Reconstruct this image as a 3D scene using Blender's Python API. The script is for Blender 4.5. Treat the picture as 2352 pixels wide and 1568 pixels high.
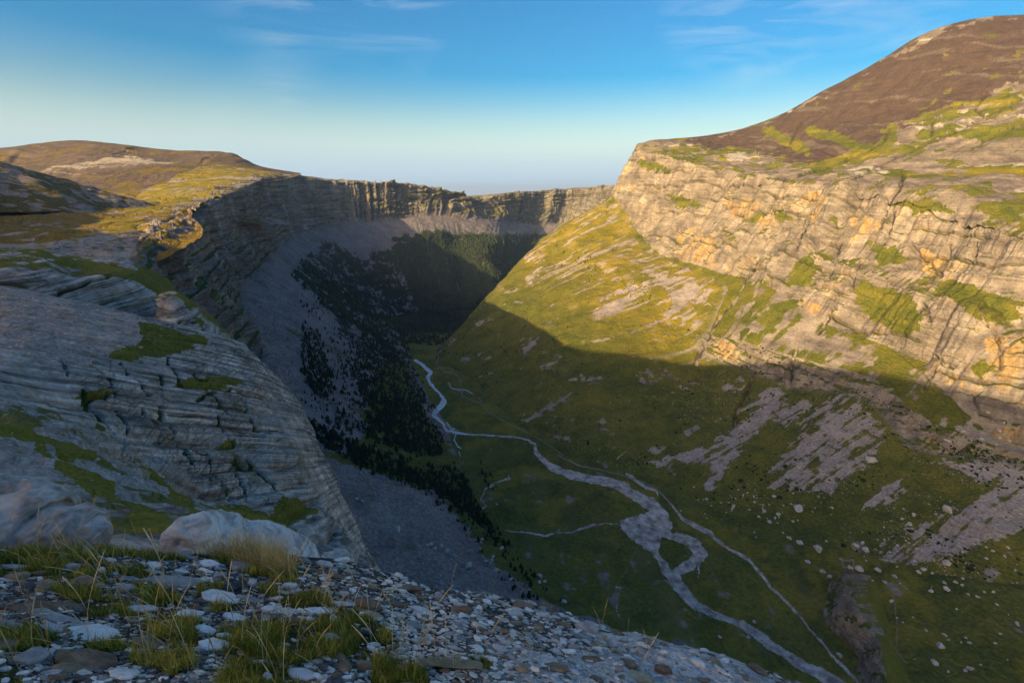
import bpy, math, random, time
import numpy as np
T00 = time.time()
random.seed(7)
rng = np.random.default_rng(11)
SC = bpy.context.scene
for o in list(bpy.data.objects):
    bpy.data.objects.remove(o)

# ------------------------------------------------------------------ camera, sky, sun, exposure
F = 1110.0                      # focal length in units of a 2352 px wide frame (about 17 mm full frame)
PITCH = math.radians(17.4)
CP, SP = math.cos(PITCH), math.sin(PITCH)
cam_d = bpy.data.cameras.new("camera")
cam_d.sensor_width = 36.0
cam_d.lens = 36.0 * F / 2352.0
cam_d.clip_start = 0.05
cam_d.clip_end = 200000
cam = bpy.data.objects.new("camera", cam_d)
cam.location = (0, 0, 0)
cam.rotation_euler = (math.pi / 2 - PITCH, 0, 0)
SC.collection.objects.link(cam)
SC.camera = cam

SUN_AZ = math.radians(41)       # travels towards +x,+y : angle from +y
SUN_EL = math.radians(21.5)
SKY_STRENGTH = 0.074
world = bpy.data.worlds.new("World")
SC.world = world
world.use_nodes = True
wn = world.node_tree.nodes; wl = world.node_tree.links
wn.clear()
wo = wn.new("ShaderNodeOutputWorld")
bg = wn.new("ShaderNodeBackground")
sky = wn.new("ShaderNodeTexSky")
sky.sky_type = 'NISHITA'
sky.sun_disc = False
sky.sun_elevation = SUN_EL
sky.sun_rotation = SUN_AZ + math.pi
sky.altitude = 500
sky.air_density = 1.0
sky.dust_density = 4.0
sky.ozone_density = 1.5
bg.inputs[1].default_value = SKY_STRENGTH
hsv = wn.new("ShaderNodeHueSaturation")
hsv.inputs['Saturation'].default_value = 1.95
hsv.inputs['Hue'].default_value = 0.516
gm_ = wn.new('ShaderNodeGamma'); gm_.inputs[1].default_value = 1.0
wl.new(sky.outputs[0], gm_.inputs[0]); wl.new(gm_.outputs[0], hsv.inputs['Color'])
# thin cirrus wisps high in the sky
tc = wn.new("ShaderNodeTexCoord")
mp = wn.new("ShaderNodeMapping"); mp.inputs['Rotation'].default_value = (0, math.radians(-14), 0.25)
mp.inputs['Scale'].default_value = (1.3, 2.0, 9.0)
wl.new(tc.outputs['Generated'], mp.inputs[0])
n1 = wn.new("ShaderNodeTexNoise"); n1.inputs['Scale'].default_value = 2.3; n1.inputs['Detail'].default_value = 9
n1.inputs['Roughness'].default_value = 0.62; n1.inputs['Distortion'].default_value = 0.8
wl.new(mp.outputs[0], n1.inputs['Vector'])
r1 = wn.new("ShaderNodeMapRange"); r1.inputs[1].default_value = 0.47; r1.inputs[2].default_value = 0.76
wl.new(n1.outputs[0], r1.inputs[0])
n2 = wn.new("ShaderNodeTexNoise"); n2.inputs['Scale'].default_value = 2.1; n2.inputs['Detail'].default_value = 2
wl.new(tc.outputs['Generated'], n2.inputs['Vector'])
r2 = wn.new("ShaderNodeMapRange"); r2.inputs[1].default_value = 0.5; r2.inputs[2].default_value = 0.68
wl.new(n2.outputs[0], r2.inputs[0])
mu = wn.new("ShaderNodeMath"); mu.operation = 'MULTIPLY'
wl.new(r1.outputs[0], mu.inputs[0]); wl.new(r2.outputs[0], mu.inputs[1])
mu2 = wn.new("ShaderNodeMath"); mu2.operation = 'MULTIPLY'; mu2.inputs[1].default_value = 0.55
wl.new(mu.outputs[0], mu2.inputs[0])
mx = wn.new("ShaderNodeMix"); mx.data_type = 'RGBA'
wl.new(mu2.outputs[0], mx.inputs[0]); wl.new(hsv.outputs[0], mx.inputs[6])
mx.inputs[7].default_value = (3.2, 4.2, 5.4, 1)
# pale band of air along the whole horizon
sx = wn.new("ShaderNodeSeparateXYZ"); wl.new(tc.outputs['Generated'], sx.inputs[0])
hz = wn.new("ShaderNodeMapRange"); hz.interpolation_type = 'SMOOTHSTEP'; hz.inputs[1].default_value = 0.0; hz.inputs[2].default_value = 0.17
hz.inputs[3].default_value = 0.9; hz.inputs[4].default_value = 0.0
wl.new(sx.outputs[2], hz.inputs[0])
mh_ = wn.new("ShaderNodeMix"); mh_.data_type = 'RGBA'
wl.new(hz.outputs[0], mh_.inputs[0]); wl.new(mx.outputs[2], mh_.inputs[6]); mh_.inputs[7].default_value = (1.55, 3.1, 5.9, 1)
wl.new(mh_.outputs[2], bg.inputs[0])
wl.new(bg.outputs[0], wo.inputs[0])

sun_d = bpy.data.lights.new("sun", 'SUN')
sun_d.energy = 2.05
sun_d.angle = math.radians(0.53)
sun_d.color = (1.0, 0.87, 0.72)
sun = bpy.data.objects.new("sun", sun_d)
dv = (math.sin(SUN_AZ) * math.cos(SUN_EL), math.cos(SUN_AZ) * math.cos(SUN_EL), -math.sin(SUN_EL))
from mathutils import Vector
sun.rotation_euler = Vector(dv).to_track_quat('-Z', 'Y').to_euler()
SC.collection.objects.link(sun)
SC.view_settings.view_transform = 'Standard'
SC.view_settings.look = 'None'
SC.view_settings.gamma = 1
SC.view_settings.use_curve_mapping = False
SC.view_settings.exposure = 1.86
SC.view_settings.use_white_balance = True
SC.view_settings.white_balance_temperature = 12000
SC.view_settings.white_balance_tint = 10
SC.render.engine = 'CYCLES'
SC.cycles.use_denoising = True
SC.cycles.max_bounces = 4
SC.cycles.diffuse_bounces = 3
SC.cycles.volume_bounces = 0

# ------------------------------------------------------------------ maths helpers
def ray(u, v):
    u = np.asarray(u, float); v = np.asarray(v, float)
    dx = (u - 1176) / F; dy = (784 - v) / F
    return np.stack([dx, CP + dy * SP, dy * CP - SP], -1)

def P(u, v, t=None, z=None):
    r = ray(u, v)
    if z is not None:
        t = z / r[2]
    return r * t

def project(V):
    x, y, z = V[..., 0], V[..., 1], V[..., 2]
    d = y * CP - z * SP
    h = y * SP + z * CP
    d = np.where(d < 0.01, 0.01, d)
    return 1176 + F * x / d, 784 - F * h / d, d

def sstep(a, b, x):
    t = np.clip((x - a) / (b - a), 0, 1)
    return t * t * (3 - 2 * t)

def lerp(a, b, t):
    return a + (b - a) * t

def _hash(ix, iy, iz, seed):
    h = (ix * 374761393 + iy * 668265263 + iz * 1274126177 + seed * 974711) & 0xFFFFFFFF
    h = ((h ^ (h >> 13)) * 1274126177) & 0xFFFFFFFF
    h = (h ^ (h >> 16)) & 0xFFFF
    return h.astype(np.float32) / 65535.0

def vnoise(x, y, z, seed=0):
    xf = np.floor(x); yf = np.floor(y); zf = np.floor(z)
    ix, iy, iz = xf.astype(np.int64), yf.astype(np.int64), zf.astype(np.int64)
    fx, fy, fz = (x - xf).astype(np.float32), (y - yf).astype(np.float32), (z - zf).astype(np.float32)
    ux, uy, uz = fx * fx * (3 - 2 * fx), fy * fy * (3 - 2 * fy), fz * fz * (3 - 2 * fz)
    def c(a, b, d):
        return _hash(ix + a, iy + b, iz + d, seed)
    a = lerp(lerp(c(0,0,0), c(1,0,0), ux), lerp(c(0,1,0), c(1,1,0), ux), uy)
    b = lerp(lerp(c(0,0,1), c(1,0,1), ux), lerp(c(0,1,1), c(1,1,1), ux), uy)
    return lerp(a, b, uz) * 2 - 1

def fbm(x, y, z, octv=4, seed=0, gain=0.5, lac=2.03):
    s = np.zeros(np.shape(x), np.float32); a = 1.0; n = 0.0
    for i in range(octv):
        s += a * vnoise(x, y, z, seed + i * 17); n += a
        x = x * lac + 3.1; y = y * lac + 1.7; z = z * lac + 5.3; a *= gain
    return s / n * 1.5

def ridged(x, y, z, octv=4, seed=0, gain=0.5, lac=2.1):
    s = np.zeros(np.shape(x), np.float32); a = 1.0; n = 0.0
    for i in range(octv):
        s += a * (1 - np.abs(vnoise(x, y, z, seed + i * 13)) * 1.6); n += a
        x = x * lac + 3.1; y = y * lac + 1.7; z = z * lac + 5.3; a *= gain
    return s / n

def in_poly(u, v, poly):
    p = np.asarray(poly, float); inside = np.zeros(u.shape, bool)
    j = len(p) - 1
    for i in range(len(p)):
        xi, yi = p[i]; xj, yj = p[j]
        c = ((yi > v) != (yj > v)) & (u < (xj - xi) * (v - yi) / ((yj - yi) if yj != yi else 1e-9) + xi)
        inside ^= c; j = i
    return inside

def d_poly(u, v, line):
    """distance to a polyline, and the fraction along it of the nearest point"""
    p = np.asarray(line, float)[:, :2]
    best = np.full(u.shape, 1e9); fr = np.zeros(u.shape)
    n = len(p) - 1
    for i in range(n):
        a, b = p[i], p[i + 1]; d = b - a; L = d @ d + 1e-9
        t = np.clip(((u - a[0]) * d[0] + (v - a[1]) * d[1]) / L, 0, 1)
        q = np.hypot(u - a[0] - t * d[0], v - a[1] - t * d[1])
        m = q < best
        best = np.where(m, q, best); fr = np.where(m, (i + t) / n, fr)
    return best, fr

def near_poly(U, V, lines, w0, w1=None):
    m = np.zeros(U.shape, np.float32)
    for ln in lines:
        a = np.asarray(ln, float)
        sel = (U > a[:, 0].min() - 25) & (U < a[:, 0].max() + 25) & (V > a[:, 1].min() - 25) & (V < a[:, 1].max() + 25)
        if not sel.any(): continue
        d, fr = d_poly(U[sel], V[sel], a)
        m[sel] = np.maximum(m[sel], 1 - sstep(w0 * .35, w0, d))
    return m

def polys_mask(U, V, polys):
    m = np.zeros(U.shape, bool)
    for p in polys:
        a = np.asarray(p)
        sel = (U > a[:, 0].min()) & (U < a[:, 0].max()) & (V > a[:, 1].min()) & (V < a[:, 1].max())
        if sel.any():
            m[sel] |= in_poly(U[sel], V[sel], p)
    return m

def hermite(ctrl, n, tension=0.5, dens=None):
    """ctrl (k,...) -> (n,...) along axis 0 ; dens: relative number of samples per segment"""
    k = len(ctrl)
    dens = np.ones(k - 1) if dens is None else np.asarray(dens, float)
    cum = np.concatenate([[0], np.cumsum(dens)])
    s = np.linspace(0, cum[-1], n)
    g = np.interp(s, cum, np.arange(k))
    i = np.minimum(g.astype(int), k - 2); f = g - i
    sh = (n,) + (1,) * (ctrl.ndim - 1)
    f = f.reshape(sh)
    p0 = ctrl[np.maximum(i - 1, 0)]; p1 = ctrl[i]; p2 = ctrl[i + 1]; p3 = ctrl[np.minimum(i + 2, k - 1)]
    l12 = np.linalg.norm(p2 - p1, axis=-1, keepdims=True) + 1e-6
    l01 = np.linalg.norm(p1 - p0, axis=-1, keepdims=True) + 1e-6
    l23 = np.linalg.norm(p3 - p2, axis=-1, keepdims=True) + 1e-6
    # non-uniform tangents scaled to this segment
    t1 = np.where((i == 0).reshape(sh), p2 - p1, ((p1 - p0) / l01 + (p2 - p1) / l12) * .5 * l12)
    t2 = np.where((i >= k - 2).reshape(sh), p2 - p1, ((p3 - p2) / l23 + (p2 - p1) / l12) * .5 * l12)
    lin = p2 - p1
    t1 = lerp(lin, t1, tension * 2 if tension < .5 else 1.0); t2 = lerp(lin, t2, tension * 2 if tension < .5 else 1.0)
    f2, f3 = f * f, f * f * f
    return (2*f3 - 3*f2 + 1) * p1 + (f3 - 2*f2 + f) * t1 + (-2*f3 + 3*f2) * p2 + (f3 - f2) * t2, g

def loft(rows, nr, nc, rdens=None, cdens=None, rt=0.3, ct=0.5):
    C = np.array(rows, float)                     # (R, S, 3)
    A, gr = hermite(C, nr, rt, rdens)
    B, gc = hermite(A.transpose(1, 0, 2), nc, ct, cdens)
    return B.transpose(1, 0, 2), gr, gc           # (nr, nc, 3)

def grid_normals(V):
    du = np.gradient(V, axis=1); dv_ = np.gradient(V, axis=0)
    n = np.cross(du, dv_)
    return n / (np.linalg.norm(n, axis=-1, keepdims=True) + 1e-9)

def tag(o, label=None, cat=None, group=None, kind=None):
    if label: o["label"] = label
    if cat: o["category"] = cat
    if group: o["group"] = group
    if kind: o["kind"] = kind
    return o

def mesh_np(name, V, Fq, mat, attrs=None, smooth=True, parent=None):
    """V (n,3), Fq (m,k) int array"""
    me = bpy.data.meshes.new(name)
    V = np.ascontiguousarray(V, np.float32); Fq = np.ascontiguousarray(Fq, np.int32)
    m, k = Fq.shape
    me.vertices.add(len(V)); me.vertices.foreach_set("co", V.ravel())
    me.loops.add(m * k); me.loops.foreach_set("vertex_index", Fq.ravel())
    me.polygons.add(m)
    me.polygons.foreach_set("loop_start", np.arange(0, m * k, k, dtype=np.int32))
    try: me.polygons.foreach_set("loop_total", np.full(m, k, np.int32))
    except Exception: pass
    me.polygons.foreach_set("use_smooth", np.full(m, smooth, bool))
    me.update(calc_edges=True)
    for an, arr in (attrs or {}).items():
        at = me.attributes.new(an, 'FLOAT_COLOR', 'POINT')
        a4 = np.ones((len(V), 4), np.float32); a4[:, :arr.shape[1]] = arr
        at.data.foreach_set("color", a4.ravel())
    if mat: me.materials.append(mat)
    o = bpy.data.objects.new(name, me)
    SC.collection.objects.link(o)
    if parent: o.parent = parent
    return o

def grid_faces(nr, nc, keep=None):
    i = np.arange(nr - 1)[:, None] * nc + np.arange(nc - 1)[None, :]
    q = np.stack([i, i + 1, i + nc + 1, i + nc], -1).reshape(-1, 4)
    if keep is not None: q = q[keep.reshape(-1)]
    return q

CLOUD = []      # every terrain patch's points, for finding the surface under a traced place
def grid_obj(name, V, mat, masks, flip=False, kind='structure'):
    nr, nc = V.shape[:2]
    q = grid_faces(nr, nc)
    if flip: q = q[:, ::-1]
    at = {}
    at['m1'] = np.stack([np.clip(masks[k], 0, 1).ravel() for k in ('grass', 'scree', 'stain')], -1)
    at['m2'] = np.stack([np.clip(masks[k], 0, 1).ravel() for k in ('dark', 'earth', 'pale')], -1)
    at['m3'] = np.stack([np.clip(masks.get(k, np.zeros(V.shape[:2])), 0, 1).ravel() for k in ('gold', 'wood', 'x')], -1)
    o = mesh_np(name, V.reshape(-1, 3), q, mat, at)
    tag(o, kind=kind)
    CLOUD.append(V.reshape(-1, 3).astype(np.float32))
    return o

def clock(s):
    print("TIME %-20s %.1f" % (s, time.time() - T00))

# ------------------------------------------------------------------ materials
def nodes_of(m):
    m.use_nodes = True
    nt = m.node_tree; nt.nodes.clear()
    out = nt.nodes.new("ShaderNodeOutputMaterial"); b = nt.nodes.new("ShaderNodeBsdfPrincipled")
    b.inputs['Specular IOR Level'].default_value = 0.12
    b.inputs['Roughness'].default_value = 0.95
    nt.links.new(b.outputs[0], out.inputs[0])
    return nt, b

def noise(nt, vec, scale, detail=6, rough=0.6, dist=0.0):
    n = nt.nodes.new("ShaderNodeTexNoise"); n.inputs['Scale'].default_value = scale
    n.inputs['Detail'].default_value = detail; n.inputs['Roughness'].default_value = rough
    n.inputs['Distortion'].default_value = dist
    nt.links.new(vec, n.inputs['Vector']); return n.outputs[0]

def ramp(nt, fac, stops):
    r = nt.nodes.new("ShaderNodeValToRGB")
    while len(r.color_ramp.elements) < len(stops): r.color_ramp.elements.new(0.5)
    for e, (p, c) in zip(r.color_ramp.elements, stops):
        e.position = p; e.color = (*c, 1)
    nt.links.new(fac, r.inputs[0]); return r.outputs[0]

def mixc(nt, fac, a, b, mode='MIX'):
    m = nt.nodes.new("ShaderNodeMix"); m.data_type = 'RGBA'; m.blend_type = mode
    for s, x in ((0, fac), (6, a), (7, b)):
        if hasattr(x, 'is_output'): nt.links.new(x, m.inputs[s])
        elif isinstance(x, (int, float)): m.inputs[s].default_value = x
        else: m.inputs[s].default_value = (*x, 1)
    return m.outputs[2]

def math_(nt, op, a, b=None, c=None):
    m = nt.nodes.new("ShaderNodeMath"); m.operation = op
    for i, x in enumerate((a, b, c)):
        if x is None: continue
        if hasattr(x, 'is_output'): nt.links.new(x, m.inputs[i])
        else: m.inputs[i].default_value = x
    return m.outputs[0]

def geo_pos(nt):
    g = nt.nodes.new("ShaderNodeNewGeometry"); return g.outputs['Position']

def mapped(nt, vec, scale=(1, 1, 1), rot=(0, 0, 0)):
    m = nt.nodes.new("ShaderNodeMapping"); m.inputs['Scale'].default_value = scale; m.inputs['Rotation'].default_value = rot
    nt.links.new(vec, m.inputs[0]); return m.outputs[0]

def terrain_mat(name, unit, rock=((.20,.165,.135),(.36,.305,.25),(.50,.44,.37)),
                grass=((.055,.072,.016),(.105,.115,.023),(.175,.150,.032)),
                scree=((.27,.235,.20),(.47,.41,.36)), bump=1.0, strata=9.0, gold=(.36,.25,.03),
                earth=((.17,.105,.07),(.26,.165,.12)), cracks=0.35, bands=0.3, dip=0.0):
    """unit: size in metres of the finest grain"""
    m = bpy.data.materials.new(name); nt, b = nodes_of(m)
    pos = geo_pos(nt)
    def att(n):
        a = nt.nodes.new("ShaderNodeAttribute"); a.attribute_name = n
        s = nt.nodes.new("ShaderNodeSeparateColor"); nt.links.new(a.outputs['Color'], s.inputs[0]); return s.outputs
    a1, a2, a3 = att('m1'), att('m2'), att('m3')
    fine = noise(nt, pos, 1 / unit, 5, 0.7)
    wq = nt.nodes.new("ShaderNodeVectorMath"); wq.operation = 'MULTIPLY_ADD'
    wz = nt.nodes.new("ShaderNodeTexNoise"); wz.inputs['Scale'].default_value = 1 / (unit * 40); wz.inputs['Detail'].default_value = 3
    nt.links.new(pos, wz.inputs['Vector']); nt.links.new(wz.outputs['Color'], wq.inputs[0])
    wq.inputs[1].default_value = (0, 0, unit * 2.0); nt.links.new(pos, wq.inputs[2]); wpos = wq.outputs[0]
    mid = noise(nt, pos, 1 / (unit * 9), 6, 0.62)
    big = noise(nt, pos, 1 / (unit * 45), 4, 0.55)
    st = noise(nt, mapped(nt, pos, (.07, .07, 1)), 1 / (unit * 2.2), 5, 0.65)   # bedding
    vt = noise(nt, mapped(nt, pos, (1, 1, .10)), 1 / (unit * 3.2), 5, 0.65)    # vertical streaks
    rf = math_(nt, 'ADD', math_(nt, 'MULTIPLY', st, 0.45), math_(nt, 'MULTIPLY', vt, 0.3))
    rf = math_(nt, 'ADD', rf, math_(nt, 'MULTIPLY', mid, 0.25))
    rfb = noise(nt, mapped(nt, pos, (1, 1, .16)), 1 / (unit * 11), 4, .6)
    rf = math_(nt, 'ADD', math_(nt, 'MULTIPLY', rf, .58), math_(nt, 'MULTIPLY', rfb, .42))
    c_rock = ramp(nt, rf, [(.40, rock[0]), (.50, rock[1]), (.60, rock[2])])
    c_grass = ramp(nt, math_(nt, 'ADD', math_(nt, 'MULTIPLY', mid, .45), math_(nt, 'ADD', math_(nt, 'MULTIPLY', fine, .25), math_(nt, 'MULTIPLY', big, .3))),
                   [(.38, grass[0]), (.5, grass[1]), (.62, grass[2])])
    c_scree = ramp(nt, math_(nt, 'ADD', math_(nt, 'MULTIPLY', fine, .5), math_(nt, 'MULTIPLY', mid, .5)), [(.38, scree[0]), (.62, scree[1])])
    c_earth = ramp(nt, math_(nt, 'ADD', math_(nt, 'MULTIPLY', vt, .4), math_(nt, 'MULTIPLY', mid, .6)), [(.38, earth[0]), (.62, earth[1])])
    c_stain = ramp(nt, vt, [(.4, (.30, .18, .075)), (.6, (.43, .31, .16))])
    c = c_rock
    c = mixc(nt, a1[2], c, c_stain)
    # thin beds seen edge-on
    bn = noise(nt, mapped(nt, mapped(nt, wpos, (1, 1, 1), (math.atan(dip), 0, 0)), (.012 / unit, .012 / unit, 1 / (unit * 1.3))), 1.0, 5, .75)
    br = nt.nodes.new("ShaderNodeMapRange"); br.inputs[1].default_value = .42; br.inputs[2].default_value = .60
    br.inputs[3].default_value = 1 - .75 * bands; br.inputs[4].default_value = 1 + .35 * bands; nt.links.new(bn, br.inputs[0])
    bc = nt.nodes.new("ShaderNodeCombineColor")
    for i in range(3): nt.links.new(br.outputs[0], bc.inputs[i])
    c = mixc(nt, 1.0, c, bc.outputs[0], 'MULTIPLY')
    # joints and bedding cracks: dark moss colour that also stands in for shade
    wv = nt.nodes.new("ShaderNodeVectorMath"); wv.operation = 'MULTIPLY_ADD'
    nn = nt.nodes.new("ShaderNodeTexNoise"); nn.inputs['Scale'].default_value = 1 / (unit * 7); nn.inputs['Detail'].default_value = 4
    nt.links.new(pos, nn.inputs['Vector']); nt.links.new(nn.outputs['Color'], wv.inputs[0])
    wv.inputs[1].default_value = (unit * 3.0,) * 3; nt.links.new(pos, wv.inputs[2])
    def vor(sc, scl, w):
        v = nt.nodes.new("ShaderNodeTexVoronoi"); v.feature = 'DISTANCE_TO_EDGE'; v.inputs['Scale'].default_value = sc
        nt.links.new(mapped(nt, wv.outputs[0], scl, (.12, .05, .5)), v.inputs['Vector'])
        r = nt.nodes.new("ShaderNodeMapRange"); r.inputs[1].default_value = 0; r.inputs[2].default_value = w
        r.inputs[3].default_value = 1; r.inputs[4].default_value = 0; nt.links.new(v.outputs['Distance'], r.inputs[0]); return r.outputs[0]
    ck = math_(nt, 'MAXIMUM', vor(1 / (unit * 9), (1, .55, 2.4), .07), math_(nt, 'MULTIPLY', vor(1 / (unit * 3.2), (.6, .6, 2.0), .09), .6))
    ckm = nt.nodes.new("ShaderNodeMapRange"); ckm.inputs[1].default_value = .42; ckm.inputs[2].default_value = .56; nt.links.new(big, ckm.inputs[0])
    ck = math_(nt, 'MULTIPLY', math_(nt, 'MULTIPLY', ck, ckm.outputs[0]), cracks)
    c = mixc(nt, ck, c, (.035, .034, .018))
    c = mixc(nt, a2[2], c, (.46, .43, .38))
    c = mixc(nt, a2[1], c, c_earth)
    c = mixc(nt, a1[1], c, c_scree)
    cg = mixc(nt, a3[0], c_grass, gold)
    # ragged edge between grass and stone
    e = math_(nt, 'ADD', a1[0], math_(nt, 'MULTIPLY', math_(nt, 'SUBTRACT', fine, 0.5), 0.9))
    mr = nt.nodes.new("ShaderNodeMapRange"); mr.inputs[1].default_value = .42; mr.inputs[2].default_value = .62
    nt.links.new(e, mr.inputs[0])
    c = mixc(nt, mr.outputs[0], c, cg)
    c = mixc(nt, a3[1], c, (.018, .030, .014))
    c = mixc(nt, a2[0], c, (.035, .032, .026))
    var = nt.nodes.new("ShaderNodeMapRange"); var.inputs[1].default_value = .3; var.inputs[2].default_value = .7
    var.inputs[3].default_value = .72; var.inputs[4].default_value = 1.28
    nt.links.new(fine, var.inputs[0])
    comb = nt.nodes.new("ShaderNodeCombineColor")
    for i in range(3): nt.links.new(var.outputs[0], comb.inputs[i])
    c = mixc(nt, 1.0, c, comb.outputs[0], 'MULTIPLY')
    nt.links.new(c, b.inputs['Base Color'])
    bp = nt.nodes.new("ShaderNodeBump"); bp.inputs['Strength'].default_value = 0.7 * bump
    bp.inputs['Distance'].default_value = unit * 1.2
    hh = math_(nt, 'ADD', math_(nt, 'MULTIPLY', fine, .6), math_(nt, 'MULTIPLY', mid, 2.0))
    hh = math_(nt, 'ADD', hh, math_(nt, 'MULTIPLY', st, 1.2))
    hh = math_(nt, 'SUBTRACT', hh, math_(nt, 'MULTIPLY', ck, 1.5))
    nt.links.new(hh, bp.inputs['Height']); nt.links.new(bp.outputs[0], b.inputs['Normal'])
    return m

M_far = terrain_mat('limestone and turf, wide', 5.0, earth=((.095,.058,.040),(.15,.094,.068)))
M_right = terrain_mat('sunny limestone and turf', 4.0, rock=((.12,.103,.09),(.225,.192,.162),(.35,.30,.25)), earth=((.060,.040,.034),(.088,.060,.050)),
                      scree=((.24,.205,.18),(.40,.35,.315)), cracks=.22, bands=.1)  # sunlit copy of the limestone, albedo lowered to offset the raised exposure
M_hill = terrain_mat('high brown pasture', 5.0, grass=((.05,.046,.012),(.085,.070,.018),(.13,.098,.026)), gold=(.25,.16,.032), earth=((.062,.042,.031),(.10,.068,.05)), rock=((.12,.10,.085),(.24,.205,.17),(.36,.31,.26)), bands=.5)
M_left = terrain_mat('shaded limestone and turf', 5.0, scree=((.15,.13,.118),(.27,.24,.22)), bands=.6, rock=((.06,.053,.048),(.15,.132,.118),(.30,.265,.235)), earth=((.12,.08,.06),(.20,.14,.11)), cracks=.6)  # shaded copy of the limestone, rock and scree colours darkened for the shade
M_mid = terrain_mat('limestone and turf, mid', 0.9, rock=((.22,.19,.16),(.42,.37,.315),(.60,.54,.475)), cracks=.6, bands=.8)
M_bluff = terrain_mat('tilted limestone beds', 0.9, rock=((.20,.175,.145),(.42,.37,.315),(.62,.56,.49)), cracks=.5, bands=.85, dip=.6)
M_near = terrain_mat('limestone and turf, near', 0.25, rock=((.22,.19,.16),(.42,.37,.315),(.60,.54,.475)), cracks=.6, bands=.8)

# ================================================================== RIGHT SIDE: slope, walls, mountain
tT = None
floor_z = lambda x, y: -492 - .03 * (np.minimum(y, 1700) - 450) - .09 * np.maximum(y - 1700, 0) + .10 * np.maximum(x - 330 - .0 * y, 0)

def toe(u, v, z):  return P(u, v, z=z)
TOE = [(2600,1600,-486),(2352,1500,-486),(2150,1400,-488),(1980,1320,-490),(1800,1225,-494),(1640,1155,-498),(1500,1110,-501),
       (1380,1062,-505),(1270,1015,-508),(1160,950,-512),(1080,880,-518),(995,812,-530)]
BB = [(2700,1180,690),(2520,1120,720),(2290,1050,755),(2120,1035,800),(1972,905,925),(1855,895,1010),(1712,846,1140),(1622,812,1260),
      (1500,720,1440),(1395,650,1640),(1318,600,1850),(1242,556,2060)]
B2 = [(2720,1120,705),(2530,1080,735),(2295,1030,770),(2130,960,830),(1990,860,950),(1870,830,1045),(1720,785,1180),(1640,770,1300),
      (1530,680,1490),(1430,620,1690),(1350,570,1890),(1290,520,2090)]
CC = [(2740,1080,720),(2540,1050,750),(2305,1015,785),(2150,880,870),(2050,800,975),(1905,745,1100),(1785,668,1250),(1695,635,1420),
      (1605,612,1610),(1505,578,1810),(1450,510,2000),(1408,452,2140)]
MD = [(2750,860,750),(2570,820,785),(2340,790,830),(2220,700,905),(2100,650,1010),(1960,610,1140),(1850,570,1285),(1750,545,1450),
      (1655,520,1640),(1555,490,1840),(1480,440,2030),(1428,410,2170)]
ME = [(2750,840,790),(2570,790,825),(2345,760,865),(2228,670,935),(2110,622,1040),(1968,585,1172),(1856,548,1315),(1756,524,1480),
      (1660,500,1665),(1560,470,1862),(1486,425,2050),(1434,395,2180)]
KK = [(2780,620,815),(2600,580,855),(2380,535,905),(2260,495,975),(2150,466,1085),(2020,434,1215),(1900,425,1350),(1800,422,1510),
      (1700,402,1700),(1600,384,1900),(1520,362,2070),(1460,345,2200)]
U1 = [(2800,480,1150),(2640,440,1150),(2450,420,1180),(2300,395,1240),(2180,385,1340),(2050,385,1450),(1930,385,1560),(1830,380,1700),
      (1730,375,1850),(1625,355,2020),(1535,343,2130),(1467,334,2215)]
U2 = [(2850,260,1500),(2700,230,1480),(2520,215,1480),(2350,205,1520),(2210,230,1600),(2090,265,1700),(1975,290,1800),(1865,315,1920),
      (1765,340,2030),(1655,332,2150),(1545,327,2230),(1472,328,2240)]
SS = [(2900,60,1850),(2760,48,1800),(2560,38,1760),(2352,36,1800),(2205,52,1850),(2123,79,1900),(1999,149,2000),(1895,207,2080),
      (1792,263,2200),(1700,296,2300),(1606,312,2330),(1502,323,2300)]
def rowp(L): return [P(a, b, c) for a, b, c in L]
R_rows = []
toe_r = [toe(*a) for a in TOE]
und = [p + np.array([-60, -40, -40]) for p in toe_r]
rr = [und, toe_r] + [rowp(x) for x in (BB, B2, CC, MD, ME, KK, U1, U2, SS)]
back = [p + np.array([350, 500, -160.]) for p in rr[-1]]
rr.append(back)
# stations past the prow, turning away to the right behind it
ex = []
for k, row in enumerate(rr):
    q = row[-1]
    e1 = q + np.array([80., 230., -25.]) * (1.0 if k > 3 else 1.0)
    e2 = q + np.array([600., 900., -60.])
    ex.append(row + [e1, e2])
rr = ex
NR, NC = 640, 820
V, gr, gc = loft(rr, NR, NC, rdens=[.3,2.6,.8,.9,2.2,.6,2.2,1.3,1.2,1.3,.3], cdens=[.3,.7,1,1,1,1,1,1,1,.9,.8,.5,.3], rt=.22)
N = grid_normals(V)
if N[200, 400, 2] < 0: N = -N
U, Vp, D = project(V)
G = gr[:, None] * np.ones((1, NC)); S = np.ones((NR, 1)) * gc[None, :]
X, Y, Z = V[..., 0], V[..., 1], V[..., 2]
al = Y * .9 - X * .4 
slx = None                                 # runs along the valley
wall = sstep(3.9, 4.15, G) * (1 - sstep(6.95, 7.25, G))
wall_low = sstep(1.95, 2.1, G) * (1 - sstep(2.9, 3.1, G)) * (1 - sstep(6.9, 7.5, S))
slope = np.maximum(1 - sstep(1.9, 2.1, G), sstep(6.8, 7.4, S) * (1 - sstep(3.75, 4.05, G + .16 * fbm(al / 30, G * 2, al * 0, 3, 7))))
upper = sstep(7.0, 7.3, G)
warp = fbm(X / 160, Y / 160, Z / 160, 3, 5)
disp = 16 * fbm(X / 210, Y / 210, Z / 260, 3, 1) * (.35 + .65 * wall) 
bt = fbm(al / 80 + warp * .5, Z / 420, Z * 0, 2, 21, .5) + .35 * fbm(al / 22, Z / 300, Z * 0, 3, 22, .5)
disp += wall * (27 * bt)
fr_ = ridged(al / 26 + warp * .6, Z / 330, X / 500, 3, 31)
disp += wall * (fr_ - .5) * 10
gq = Z / 50 + .35 * warp + .10 * fbm(al / 40, Z * 0, Z * 0, 3, 33)
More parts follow.
